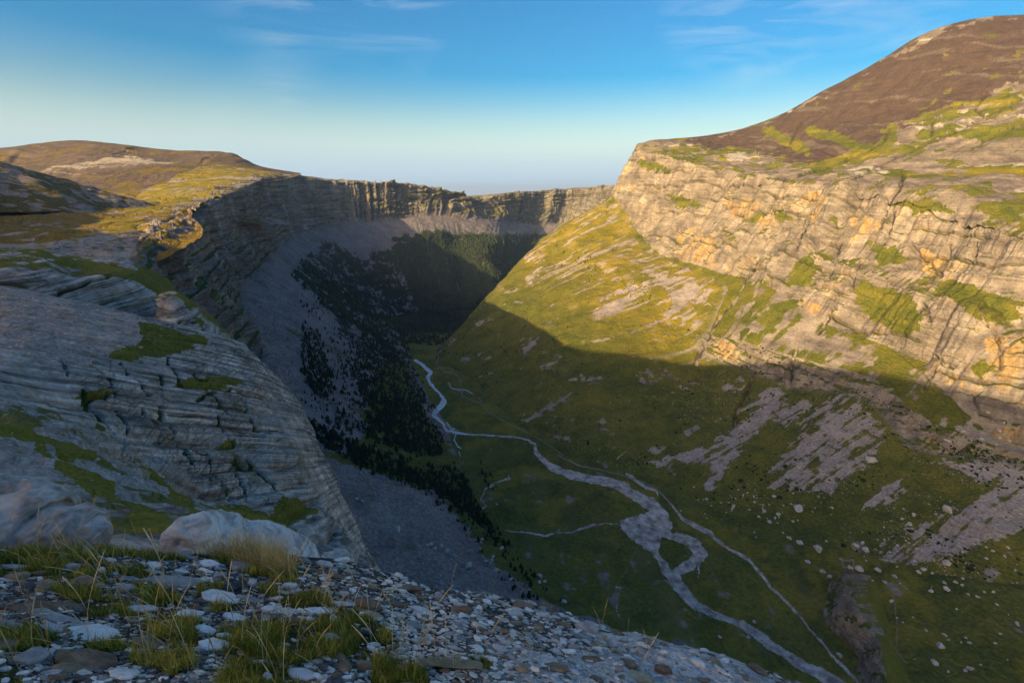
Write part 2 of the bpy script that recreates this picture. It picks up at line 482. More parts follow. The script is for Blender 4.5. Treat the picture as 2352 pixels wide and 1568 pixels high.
groove = np.exp(-((gq - np.floor(gq) - .5) / .055) ** 2) * sstep(-.25, .2, fbm(al / 90, Z / 60, Z * 0, 3, 35))
gq2 = Z / 15 + .6 * warp
groove2 = np.exp(-((gq2 - np.floor(gq2) - .5) / .09) ** 2) * sstep(-.05, .3, fbm(al / 50, Z / 25, Z * 0, 3, 37))
step_ = (gq - np.floor(gq)) - .5
disp -= wall * (8 * groove + 1.2 * groove2 - 4.5 * step_)
vcr = (1 - sstep(0, .045, np.abs(vnoise(al / 30 + warp * 1.5, Z / 150, Z * 0, 39)))) * sstep(-.1, .3, fbm(al / 60, Z / 50, Z * 0, 3, 40))
disp -= wall * 5 * vcr
ls = Z / 17 + warp * 1.3
led = fbm(ls, al / 200, Z * 0 + 3, 3, 41)
disp += wall * 2.8 * led + wall_low * 4 * fbm(Z / 9 + warp, al / 120, Z * 0, 3, 43)
disp += wall_low * (12 * fbm(al / 30, Z / 100, Z * 0, 4, 45))
# stair-like terraces where the wall leans back
disp += 2.2 * fbm(X / 22, Y / 22, Z / 22, 4, 51) * (.3 + .7 * np.maximum(wall, wall_low))
# gentle gully relief on the slopes
gul = ridged(al / 60 + warp * .8, G * .55, X / 900, 4, 61)
disp += slope * (gul - .5) * -7 * sstep(1.05, 1.5, G) + slope * fbm(X / 55, Y / 55, Z / 55, 5, 63) * 4.5
gul2 = ridged(al / 110 + warp * .6, G * .4, Z * 0, 4, 71)
disp += upper * (1 - sstep(9.2, 9.9, G) * .8) * ((gul2 - .5) * -16 + fbm(X / 60, Y / 60, Z / 40, 5, 73) * 7)
bed = fbm((Z - .12 * al) / 15 + warp * 1.5, al / 300, Z * 0, 3, 75)
disp += upper * (1 - sstep(8.6, 9.6, G)) * 5 * bed
# the dark chutes traced on the wall
chutes = [[(2082,400),(2062,440),(2040,470),(2030,500),(2010,545),(1985,590),(1962,625),(1955,660)],
          [(2020,420),(2030,445),(2042,470)],
          [(1850,520),(1838,545),(1828,575)],
          [(1745,545),(1732,570),(1722,600),(1712,640)],
          [(1712,640),(1690,680),(1650,730),(1618,790),(1600,835)],
          [(1760,545),(1740,585),(1730,620)],
          [(2120,690),(2128,712),(2136,735)],
          [(1918,690),(1900,735),(1880,765)],
          [(1828,800),(1818,830),(1815,880)],
          [(2150,820),(2170,835),(2190,842)],[(2155,825),(2140,860),(2125,890)],
          [(2255,700),(2258,730),(2285,760),(2300,800),(2298,845)],
          [(2090,560),(2110,585),(2130,600),(2160,632)],
          [(1735,850),(1715,900),(1690,950),(1688,975)],
          [(2052,490),(2046,520),(2030,560)],[(1930,560),(1915,600),(1905,640)],[(2240,560),(2238,600)],[(2180,560),(2178,590)]]
gulls = [[(2352,225),(2260,270),(2200,300),(2130,330),(2040,370),(1960,410)],[(2260,270),(2240,250),(2262,222)],
         [(2042,300),(2030,325),(1990,350),(1900,385),(1800,415)],[(2142,280),(2140,310)],[(2352,285),(2290,310),(2230,340)],
         [(1840,280),(1825,310),(1815,330)]]
cbreak = sstep(-.35, .15, fbm(U / 14, Vp / 14, Z * 0, 3, 95))
V = V + N * disp[..., None]
U, Vp, D = project(V)
wu = U + 3 * fbm(U / 9, Vp / 9, Z * 0, 3, 97); wv = Vp + 2 * fbm(U / 9, Vp / 9, Z * 0 + 5, 3, 98)
cw = near_poly(wu, wv, chutes, 6.5); cn = near_poly(wu, wv, chutes, 3.4)
gl = near_poly(wu, wv, gulls, 4.0)
V = V - N * (cw * 7 + gl * 6)[..., None]
# caves and overhangs: push in below a lip
N2 = grid_normals(V)
if N2[200, 400, 2] < 0: N2 = -N2
nz = N2[..., 2]
X, Y, Z = V[..., 0], V[..., 1], V[..., 2]
g1 = fbm(X / 40, Y / 40, Z / 40, 5, 81); g2 = fbm(X / 11, Y / 11, Z / 11, 4, 83)
# streaky noise running down the fall line
sn = fbm(al / 11, G * 2.0, Z * 0, 5, 85, .6)
sn2 = fbm(al / 34 + warp * .4, G * 1.1, Z * 0, 4, 87, .6)
grass_wall = sstep(.74, .88, nz + .14 * g1 + .08 * g2) * .95
gpolys = [[(1800,655),(1830,600),(1870,585),(1880,620),(1870,650),(1830,660)],
          [(1980,705),(2010,650),(2100,680),(2125,740),(2090,775),(2040,760),(2000,735)],
          [(2130,640),(2200,645),(2352,700),(2352,740),(2260,745),(2200,700)],
          [(1700,505),(1730,485),(1770,500),(1740,512)],[(1775,495),(1800,480),(1820,505),(1790,508)],
          [(1990,560),(2050,560),(2090,600),(2020,600)],[(2040,470),(2140,460),(2200,480),(2120,500)],
          [(1650,555),(1680,540),(1690,560)],[(1905,500),(1930,495),(1925,530)],[(1960,670),(1990,640),(2010,660),(1980,720)],
          [(1460,372),(1530,380),(1545,395),(1470,385)],[(1530,440),(1560,450),(1620,470),(1560,480)],
          [(1690,700),(1740,640),(1770,650),(1730,700),(1690,740)],[(2230,850),(2262,820),(2290,850),(2260,880)]]
gp = polys_mask(U + 14 * g2 + 10 * g1, Vp + 12 * g1 + 8 * sn, gpolys)
grass = np.zeros_like(Z)
grass = np.maximum(grass, (wall + wall_low > .3) * grass_wall)
grass = np.where(gp, .9, grass)
# open slope
scree_polys = [[(1480,1072),(1540,1050),(1640,1026),(1700,985),(1755,915),(1780,885),(1822,900),(1800,930),(1740,990),(1690,1040),(1655,1085),(1620,1135),(1606,1118),(1636,1062),(1560,1064)],
    [(1982,888),(1924,909),(1856,960),(1804,1029),(1743,1116),(1838,1133),(1910,1130),(1924,1102),(1992,1068),(2037,984),(2020,960),(1985,930)],
    [(1965,1177),(2026,1123),(2085,1102),(2074,1133),(2009,1164)],
    [(2009,1296),(2033,1253),(2122,1205),(2197,1167),(2300,1120),(2352,1080),(2420,1060),(2420,1180),(2352,1215),(2266,1253),(2163,1280),(2061,1299)],
    [(2269,1424),(2352,1430),(2400,1560),(2317,1512),(2280,1460)],
    [(1640,880),(1685,860),(1700,880),(1690,900),(1650,905)],[(1770,960),(1850,920),(1870,930),(1800,980)],
    [(1361,713),(1420,668),(1447,652),(1498,640),(1481,669),(1412,722)],[(1464,600),(1550,640),(1600,640),(1640,700),(1560,690),(1500,650)],
    [(2150,1060),(2300,1065),(2352,1060),(2352,1100),(2250,1110)],
    [(1210,590),(1235,580),(1240,640),(1225,660)]]
sm = polys_mask(U + 14 * sn + 26 * sn2 + 10 * g2, Vp + 12 * g2 + 8 * sn, scree_polys).astype(float)
thin = sstep(.05, .45, sn * .7 + sn2 * .5 + .2 * g2)            # thin stone streaks all over the slope
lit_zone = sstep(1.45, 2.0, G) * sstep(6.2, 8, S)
patch_ = sstep(.40, .75, g1 * .5 + sn2 * .6 + .35 * g2)
scree = slope * np.maximum(sm * (.12 + .88 * sstep(-.42, -.05, sn * .8 + .35 * g2 + .25 * sn2)), np.maximum(.75 * thin * lit_zone, .55 * patch_))
sl_grass = slope * (1 - scree) * (.9 - .4 * sstep(.35, .8, g1 + .5 * g2))
grass = np.where(slope > .5, sl_grass, grass)
between = sstep(2.9, 3.1, G) * (1 - sstep(3.9, 4.1, G)) * (slope < .5)      # broken ground between the bands
grass = np.where(between > .5, np.maximum(sstep(-.25, .35, g1 * .7 + .6 * sn2 + .3 * sn + .15) * .85, .93 * sstep(6.3, 7.3, S + .8 * g1)), grass)
scree_b = between * sstep(.15, .45, sn * .6 + sn2 * .6) * .7
# upper mountain
brown_poly = [(1560,320),(1751,286),(1895,207),(2061,118),(2202,52),(2352,30),(2900,0),(2900,170),(2352,180),(2280,215),(2180,250),(2100,275),(2040,300),(2030,330),(1940,365),(1880,385),(1800,370),(1745,350),(1690,340),(1640,345)]
bp_ = polys_mask(U + 22 * g1 + 12 * sn2, Vp + 12 * g1 + 9 * g2, [brown_poly])
gcoat = sstep(-.15, .40, g1 + .35 * g2 + .5 * bed + .25 * np.sin((Z + .2 * al) / 23 + 2 * warp))
earth = upper * np.where(bp_, .97, .25 * (1 - gcoat))
streaks = [[(1860,300),(1960,330),(2000,345)],[(1760,300),(1850,345)],[(2050,295),(2040,330)],[(1870,385),(1960,360),(2030,340)]]
grass = np.where(upper > .5, np.where(bp_, .55 * sstep(.35, .75, g1 + .4 * sn2), gcoat * .95), grass)
grass = np.where((upper > .5) & (near_poly(U + 10 * g2, Vp + 10 * g1, streaks, 16) > .3), .8, grass)
gold = upper * sstep(.1, .6, fbm(X / 300, Y / 300, Z / 22, 4, 91)) * .3 + slope * (.22 + .42 * sstep(-.2, .7, g1)) * lit_zone * (1 - sstep(.2, .7, g2) * .5)  # sun's gold put into the grass colour, limited to the lit slope
stain_polys = [[(1555,540),(1600,510),(1612,600),(1560,600)],[(1660,460),(1735,455),(1730,500),(1665,500)],[(1585,560),(1640,540),(1640,610),(1600,620)],
    [(1960,500),(2010,490),(1990,560),(1965,560)],[(2100,560),(2200,600),(2180,650),(2110,620)],[(1740,495),(1790,500),(1780,520),(1745,520)],
    [(1830,690),(1900,700),(1880,745),(1835,720)],[(2260,780),(2352,760),(2352,930),(2280,880)],[(2260,1000),(2352,960),(2352,1040),(2280,1030)],
    [(1620,775),(1700,780),(1700,840),(1640,815)],[(1840,430),(1900,450),(1880,520),(1850,500)],[(2140,840),(2200,850),(2230,900),(2160,880)]]
stain = polys_mask(U + 25 * g1 + 10 * g2, Vp + 16 * g1, stain_polys) * np.maximum(wall, wall_low) * sstep(-.5, .3, sn) 
stain = np.maximum(stain, np.maximum(wall, wall_low) * sstep(.30, .75, g1 + .5 * sn) * .6)
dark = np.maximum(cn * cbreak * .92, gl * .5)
dark = np.maximum(dark, wall * np.maximum(vcr * .55, np.maximum(groove * .5, groove2 * .35)))  # ledge shadow lines painted dark along the grooves, besides the cracks
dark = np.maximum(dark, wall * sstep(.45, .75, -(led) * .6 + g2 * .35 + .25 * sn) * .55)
pale = upper * sstep(.42, .62, bed + .25 * g2) * (1 - .6 * bp_) * .8 + (1 - slope) * (1 - upper) * sstep(.25, .8, g1 + g2 * .6) * .35
pale = np.maximum(pale, sm * 0)
grass *= (1 - cn * .7)
masks = dict(grass=grass, scree=scree, stain=stain * (1 - grass), dark=dark, earth=earth * (1 - pale * .6), pale=pale, gold=gold)
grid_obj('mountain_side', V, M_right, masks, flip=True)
RV = V
clock('right side')

# ================================================================== LEFT SIDE: rim, cliff, scree down to the river and round to the far wall
def W(*a): return np.array(a, float)
L_st = [ # back, back1, rim, mid, ledge, base, scree, foot, under
  [W(-200,-500,40), W(0,-330,-10), W(150,-200,-60), W(190,-170,-160), W(215,-150,-180), W(260,-120,-330), W(400,20,-420), W(520,150,-495), W(560,190,-530)],
  [W(-160,-10,-70), W(-100,0,-60), W(-30,14,-26), W(10,50,-150), W(30,65,-180), W(100,140,-400), W(170,240,-450), W(230,330,-500), W(260,350,-530)],
  [W(-280,60,-90), W(-200,80,-92), W(-95,130,-115), W(-85,170,-200), W(-80,185,-215), W(-120,390,-385), W(0,430,-442), W(98,475,-494), W(120,500,-530)],
  [W(-350,150,-92), W(-280,170,-92), W(-165,240,-100), W(-150,265,-195), W(-145,275,-212), W(-190,430,-350), W(-90,505,-425), W(4,579,-495), W(30,600,-530)],
  [W(-520,260,-74), W(-410,310,-76), W(-300,392,-78), W(-290,410,-170), W(-287,418,-186), W(-269,543,-319), W(-175,650,-412), W(-80,760,-502), W(-50,790,-535)],
  [W(-800,430,-75), W(-620,520,-68), W(-462,612,-64), W(-445,625,-150), W(-438,632,-166), W(-378,708,-284), W(-262,835,-398), W(-145,961,-509), W(-110,980,-540)],
  [W(-1000,850,-75), W(-820,930,-62), W(-654,1030,-54), W(-640,1034,-140), W(-628,1038,-154), W(-602,1050,-228), W(-430,1140,-368), W(-235,1250,-518), W(-200,1270,-545)],
  [W(-1200,1430,-60), W(-1030,1500,-22), W(-860,1570,-5), W(-842,1578,-110), W(-830,1584,-126), W(-800,1600,-215), W(-580,1560,-370), W(-316,1490,-524), W(-280,1490,-550)],
  [W(-1500,2680,120), W(-1300,2640,92), P(690,405,2450), P(696,455,2430), P(697,465,2405), P(702,530,2370), P(790,620,2330), P(900,700,2290), P(920,720,2290)],
  [W(-1400,3250,60), W(-1180,3150,55), P(800,420,2800), P(806,455,2770), P(808,462,2750), P(814,508,2700), P(860,560,2570), P(930,700,2380), P(950,720,2350)],
  [W(-1150,3600,20), W(-930,3420,30), P(900,420,3000), P(900,452,2985), P(901,458,2965), P(902,500,2900), P(930,545,2740), P(985,700,2450), P(1000,720,2400)],
  [W(-900,3950,0), W(-700,3650,0), P(990,432,3200), P(988,462,3180), P(988,467,3160), P(990,490,3090), P(1004,542,2900), P(1035,690,2550), P(1050,710,2500)],
  [W(-650,4300,-40), W(-500,3950,-40), P(1060,448,3400), P(1066,470,3380), P(1067,474,3360), P(1082,498,3270), P(1068,545,3020), P(1090,675,2650), P(1100,690,2600)],
  [W(-400,4500,-60), W(-330,4100,-50), P(1094,457,3520), P(1120,478,3560), P(1122,482,3550), P(1140,503,3480), P(1132,548,3200), P(1130,660,2750), P(1140,670,2700)],
  [W(60,5000,-20), W(50,4600,-25), P(1190,445,4000), P(1190,475,3970), P(1190,480,3950), P(1190,508,3850), P(1190,552,3500), P(1165,650,2950), P(1170,660,2900)],
  [W(600,5300,10), W(560,4900,5), P(1300,437,4400), P(1295,470,4370), P(1294,475,4340), P(1280,512,4180), P(1228,548,3900), P(1205,640,3150), P(1210,650,3100)],
  [W(1100,5200,30), W(1000,4800,35), P(1410,430,4300), P(1400,460,4270), P(1398,465,4250), P(1370,500,4100), P(1310,540,3900), P(1280,620,3250), P(1290,640,3200)],
  [W(2000,5000,80), W(1900,4700,80), P(1580,412,4200), P(1570,440,4170), P(1568,445,4150), P(1530,490,4000), P(1450,540,3850), P(1400,620,3300), P(1400,640,3250)],
]
rows = [[st[k] for st in L_st] for k in range(9)]
NR, NC = 520, 1150
V, gr, gc = loft(rows, NR, NC, rdens=[.4,.9,1.1,.3,1.2,1.4,1.8,.2], cdens=[.15,.5,.6,.8,1.1,1.3,1.4,1.4,1.2,1.0,.9,.8,.7,.8,.9,.8,.3], rt=.22, ct=.5)
N = grid_normals(V)
if N[300, 500, 2] < 0: N = -N
U, Vp, D = project(V)
G = gr[:, None] * np.ones((1, NC)); S = np.ones((NR, 1)) * gc[None, :]
X, Y, Z = V[..., 0], V[..., 1], V[..., 2]
seg = np.linalg.norm(np.diff(V[int(NR*.35)], axis=0), axis=1); arc = np.concatenate([[0], np.cumsum(seg)])
AL = np.ones((NR, 1)) * arc[None, :]
wall = sstep(1.95, 2.06, G) * (1 - sstep(4.9, 5.15, G))
scr = sstep(4.9, 5.1, G)
top = 1 - sstep(1.9, 2.02, G)
far = sstep(8.5, 10.5, S); fs = 1 + 1.3 * far
warp = fbm(X / 180, Y / 180, Z / 180, 3, 105)
disp = 12 * fbm(X / 230, Y / 230, Z / 260, 3, 101)
disp += wall * fs * (17 * fbm(AL / (70 * (1 + far)) + warp * .5, Z / 450, Z * 0, 3, 111, .5))
disp += wall * fs * (ridged(AL / 30 + warp, Z / 160, Z * 0, 4, 113) - .5) * 9
bt = fbm(AL / (210) , Z * 0, Z * 0, 4, 117, .6)
disp += (wall + .5 * sstep(1.5, 2, G) * top) * far * 42 * bt
ls = Z / 14 + warp
led = fbm(ls, AL / 250, Z * 0, 3, 121)
gq = Z / 38 + .3 * warp
groove = np.exp(-((gq - np.floor(gq) - .5) / .07) ** 2) * sstep(-.3, .15, fbm(AL / 90, Z / 60, Z * 0, 3, 125))
disp -= wall * fs * (6 * groove - 7 * ((gq - np.floor(gq)) - .5))
vcr = (1 - sstep(0, .06, np.abs(vnoise(AL / 36 + warp, Z / 150, Z * 0, 127)))) * sstep(-.2, .2, fbm(AL / 70, Z / 60, Z * 0, 3, 128))
disp -= wall * 5 * vcr
disp += wall * 5.5 * led * fs * (1 + .5 * far)
disp += 2.8 * fbm(X / 18, Y / 18, Z / 14, 4, 123) * (.15 + .85 * wall)
chn = ridged(AL / 34 + .5 * warp, (G - 5) * .3, Z * 0, 4, 131)
disp += scr * (-(chn - .5) * 4.5 * sstep(5.05, 5.6, G) + 2.2 * fbm(X / 30, Y / 30, Z / 30, 4, 133)) * (1 - .7 * sstep(6.5, 7, G))
spur = ridged(AL / 420, (G - 5) * .15, Z * 0, 3, 137)
disp += scr * far * (spur - .5) * 75 * sstep(5.6, 6.3, G) + scr * far * sstep(5.8, 6.4, G) * (1 - sstep(6.8, 7.2, G)) * 42 * fbm(X / 230, Y / 230, Z / 170, 4, 139)
# rocky step under the trees on the lower left slope
disp += top * (2.5 * fbm(X / 40, Y / 40, Z / 20, 4, 141) + sstep(1.2, 1.9, G) * 5 * fbm(X / 28, Y / 28, Z / 9, 4, 143)) * (1 - far * .2)
rag = fbm(AL / 26, Z * 0, Z * 0, 4, 145, .6)
disp *= .25 + .75 * sstep(2.5, 5.0, S)
V = V + N * disp[..., None]
V[..., 2] += sstep(3, 5, S) * sstep(1.5, 2.0, G) * (1 - sstep(2.0, 2.4, G)) * rag * (5 + 10 * far) 
N2 = grid_normals(V)
if N2[300, 500, 2] < 0: N2 = -N2
nz = N2[..., 2]
X, Y, Z = V[..., 0], V[..., 1], V[..., 2]
g1 = fbm(X / 40, Y / 40, Z / 40, 5, 151); g2 = fbm(X / 11, Y / 11, Z / 11, 4, 153)
sn = fbm(AL / 13, G * 1.6, Z * 0, 5, 155, .6); sn2 = fbm(AL / 45, G * .8, Z * 0, 4, 157, .6)
grass = wall * sstep(.60, .78, nz + .1 * g1) * .85
grass = np.where(top > .5, .95 - .9 * sstep(-.1, .55, g2 * .5 + g1 * .5 + .35 * led + .55 * sstep(1.3, 2, G)), grass)
gfoot = polys_mask(U + 18 * sn + 20 * sn2, Vp + 14 * g1, [[(780,1060),(870,1090),(930,1110),(1010,1140),(1060,1190),(1100,1260),(1180,1330),(1300,1400),(1420,1420),(1200,1240),(1110,1170),(1060,1060),(980,960),(960,880),(940,820),(900,800),(850,900),(840,1000)]])
streak = sstep(.30, .62, sn * .5 + sn2 * .45 + .4 * g1)
midgrass = .6 * streak * (1 - sstep(8, 9, S))
wood_poly = [[(837,600),(905,560),(1000,535),(1230,540),(1300,560),(1250,640),(1140,700),(1010,810),(960,835),(905,770),(870,700),(840,650)],
             [(670,640),(715,580),(760,560),(850,600),(880,700),(900,790),(940,830),(860,830),(790,760),(770,720)]]
wd = polys_mask(U + 16 * g1 + 16 * sn, Vp + 7 * sn2 + 5 * g2, wood_poly) & (scr > .5)
wood = np.where(wd, sstep(-.75, .1, g2 + g1), 0) * .9
wood = np.where(far * scr * sstep(5.85, 6.05, G + .25 * g1) > .5, .92, wood)
fcut = far * scr * sstep(.75, 1.1, sn2 + .5 * g1 + .2 * g2) * sstep(5.6, 6.4, G)
wood *= (1 - .9 * fcut)
grass = np.where(scr > .5, np.where(gfoot, .85 - .3 * sstep(.2, .7, g2), midgrass), grass)
scree = scr * (1 - grass * .5)
stain = wall * sstep(.25, .7, g1 + .5 * fbm(AL / 9, Z / 60, Z * 0, 4, 161)) * .55
dark = wall * np.maximum(sstep(.5, .8, -led * .6 + g2 * .3) * .4, np.maximum(vcr * .7, groove * .6) * (1 - .6 * far))  # grooves carry painted shadow lines of the ledges; cracks darkened too
pale = np.where(top > .5, sstep(.1, .6, led + g2) * .5, .15 * wall)
earth = scr * sstep(.1, .6, g1 + .5 * sn2) * .35
masks = dict(grass=grass, scree=scree * (1 - earth), stain=stain, dark=dark, earth=earth, pale=pale, wood=wood,
             gold=top * (.3 + .5 * sstep(-.2, .5, g1)))
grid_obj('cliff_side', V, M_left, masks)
LV, LG, LWD = V, G, wood
clock('left side')

# ================================================================== plateau and the hills beyond it
col = [-420, -200, 0, 150, 270, 400, 520, 600, 690]
hr = [
 [(-420,620,520),(-200,620,520),(0,620,520),(150,620,520),(265,620,540),(385,590,590),(452,482,1050),(552,437,1650),(684,404,2400)],
 [(-420,520,760),(-200,520,760),(0,520,760),(150,520,780),(255,520,800),(365,512,850),(436,484,1120),(532,440,1700),(684,403,2440)],
 [(-420,475,1300),(-200,475,1300),(0,475,1300),(150,475,1300),(250,475,1300),(350,466,1320),(440,452,1500),(545,428,1950),(688,402,2480)],
 [(-420,450,2000),(-200,448,2000),(0,446,2000),(150,444,1980),(270,444,1980),(400,440,2000),(500,430,2080),(600,411,2250),(690,401,2520)],
 [(-420,425,2300),(-200,420,2300),(0,415,2300),(150,408,2300),(270,405,2280),(400,408,2250),(520,404,2350),(602,402,2400),(690,400,2560)],
 [(-420,385,2650),(-200,380,2650),(0,375,2650),(150,358,2650),(270,360,2600),(400,370,2560),(520,372,2600),(600,390,2550),(690,399,2620)],
 [(-420,350,3100),(-200,345,3050),(0,340,3000),(150,323,3000),(270,330,2900),(400,345,2850),(520,352,2850),(600,382,2750),(690,398,2700)],
]
rows = [[P(*a) for a in r] for r in hr]
rows.append([p + W(-300, 900, -200) for p in rows[-1]])
NR, NC = 300, 560
V, gr, gc = loft(rows, NR, NC, rdens=[1,1,1,1,1,1,.3], rt=.4)
N = grid_normals(V)
if N[100, 200, 2] < 0: N = -N
U, Vp, D = project(V); G = gr[:, None] * np.ones((1, NC)); S = np.ones((NR, 1)) * gc[None, :]
X, Y, Z = V[..., 0], V[..., 1], V[..., 2]
hill = sstep(2.9, 3.3, G)
warp = fbm(X / 300, Y / 300, Z / 200, 3, 205)
gul = ridged(X / 330 + warp * .5, Y / 900, Z * 0, 4, 211)
edge = 1 - sstep(6.3, 7.6, S)
crest_ = 1 - .85 * sstep(5.6, 6.0, G) * (1 - sstep(6.2, 6.8, G))
bed = fbm(Z / 20 - X / 900 + warp * .8, X / 500, Z * 0, 3, 213)
rimn = near_poly(U + 14 * warp, Vp, [[(350,560),(400,525),(450,495),(500,470),(545,447),(620,425),(690,404)]], 40)
disp = (rimn * (7 * fbm(X / 13, Y / 13, Z / 6, 4, 219) + 4) + hill * (-(gul - .5) * 34 + 9 * bed) + 10 * fbm(X / 160, Y / 160, Z / 90, 4, 215) * (1 - .6 * hill)
        + (1 - hill) * (5 * fbm(X / 30, Y / 30, Z / 12, 5, 217) - 2)) * (.25 + .75 * edge) * crest_
V = V + N * disp[..., None]
g1 = fbm(X / 60, Y / 60, Z / 30, 5, 221); g2 = fbm(X / 14, Y / 14, Z / 9, 4, 223)
bandp = [(80,400),(130,385),(250,366),(300,360),(400,372),(470,378),(560,395),(580,408),(480,402),(400,396),(280,392),(150,405)]
bandm = polys_mask(U + 20 * g1, Vp + 7 * g1, [bandp])
grass = np.where(hill > .5, .40 - .38 * sstep(-.1, .5, bed + .3 * g2) * sstep(3.3, 3.8, G) * (1 - sstep(5.3, 5.8, G)), .95 - .9 * sstep(.05, .6, g2 * .7 + g1 * .5))
grass = np.where(hill > .5, grass + .3 * sstep(0, .5, g1), grass) - rimn * 1.1 * sstep(-.35, .1, g2)
pale = np.where(bandm, .65 * sstep(.0, .5, bed + .3 * g2), 0) + (1 - hill) * .4 * sstep(.3, .6, g2)
earth = hill * .85 * (1 - pale)
gold = (1 - hill) * .65 + hill * .25
masks = dict(grass=grass, scree=0 * X, stain=0 * X, dark=.4 * hill * sstep(.62, .9, gul) * 0, earth=earth, pale=pale, gold=gold)
grid_obj('hills', V, M_hill, masks)
clock('hills')

# ================================================================== the mountain on whose foot the camera stands (rises out of frame to the left and behind)
crest = [W(-900,1650,-80), W(-985,1420,-48), W(-1050,1306,-12), W(-1130,1262,25), W(-1170,1170,58), W(-1330,1000,150), W(-1330,700,190), W(-1000,270,175),
         W(-760,60,192), W(-660,-180,268), W(-600,-440,382), W(-560,-800,480), W(-500,-1300,480)]
fo = [W(140,150,-45), W(190,60,-45), W(220,-30,-70), W(240,-70,-90), W(260,-100,-105), W(330,-150,-190), W(400,-100,-240), W(430,-60,-240),
      W(420,-20,-250), W(500,60,-310), W(490,200,-390), W(500,300,-480), W(500,400,-480)]
bo = [W(-200,-60,-30), W(-300,-60,-30), W(-300,-60,-30), W(-300,-100,-60), W(-320,-60,-90), W(-350,0,-120), W(-350,0,-150), W(-400,100,-200), W(-500,0,-300), W(-600,0,-350), W(-600,0,-400), W(-600,0,-400), W(-600,0,-400)]
rows = [[c + f for c, f in zip(crest, fo)], [c + f * .5 + W(0, 0, 12) for c, f in zip(crest, fo)], crest, [c + b for c, b in zip(crest, bo)]]
NR, NC = 160, 420
V, gr, gc = loft(rows, NR, NC, rt=.4)
N = grid_normals(V)
if N[60, 200, 2] < 0: N = -N
X, Y, Z = V[..., 0], V[..., 1], V[..., 2]
cd = np.hypot(X, Y)
V = V + N * ((6 * fbm(X / 90, Y / 90, Z / 90, 4, 301) + 2.5 * fbm(X / 22, Y / 22, Z / 14, 4, 303)) * sstep(20, 160, cd))[..., None]
V[..., 2] -= 14 * (1 - sstep(30, 200, cd))
g1 = fbm(X / 50, Y / 50, Z / 30, 5, 311); g2 = fbm(X / 12, Y / 12, Z / 7, 4, 313)
masks = dict(grass=.75 - .8 * sstep(.0, .5, g2 + g1), scree=.3 + 0 * X, stain=0 * X, dark=0 * X, earth=.5 + 0 * X, pale=.3 * sstep(.2, .5, g2), gold=.1 + 0 * X)
grid_obj('hill', V, M_hill, masks)
clock('hill')

# ================================================================== two stepped bluffs at the left, nearer the camera
def bluff(name, rows_, NR, NC, rdens, cdens, seed, sc, mat, maskf, amp=1.0, rt=.4, gz=0.2):
    V, gr, gc = loft(rows_, NR, NC, rdens=rdens, cdens=cdens, rt=rt)
    N = grid_normals(V)
    if N[NR // 2, NC // 2, 2] < 0: N = -N
    U, Vp, D = project(V); G = gr[:, None] * np.ones((1, NC)); S = np.ones((NR, 1)) * gc[None, :]
    X, Y, Z = V[..., 0], V[..., 1], V[..., 2]
    V, masks = maskf(V, N, U, Vp, G, S, X, Y, Z, seed, sc, amp)
    return grid_obj(name, V, mat, masks)

def ledgefun(Z, X, Y, h, seed):
    """bedding: rounded risers h high with sharp undercut joints"""
    w = fbm(X / (h * 14), Y / (h * 14), Z / (h * 14), 3, seed) * .5
    q = Z / h + w
    f = q - np.floor(q)
    return (np.sqrt(np.clip(1 - (2 * f - 1) ** 2, 0, 1)) - .7), w

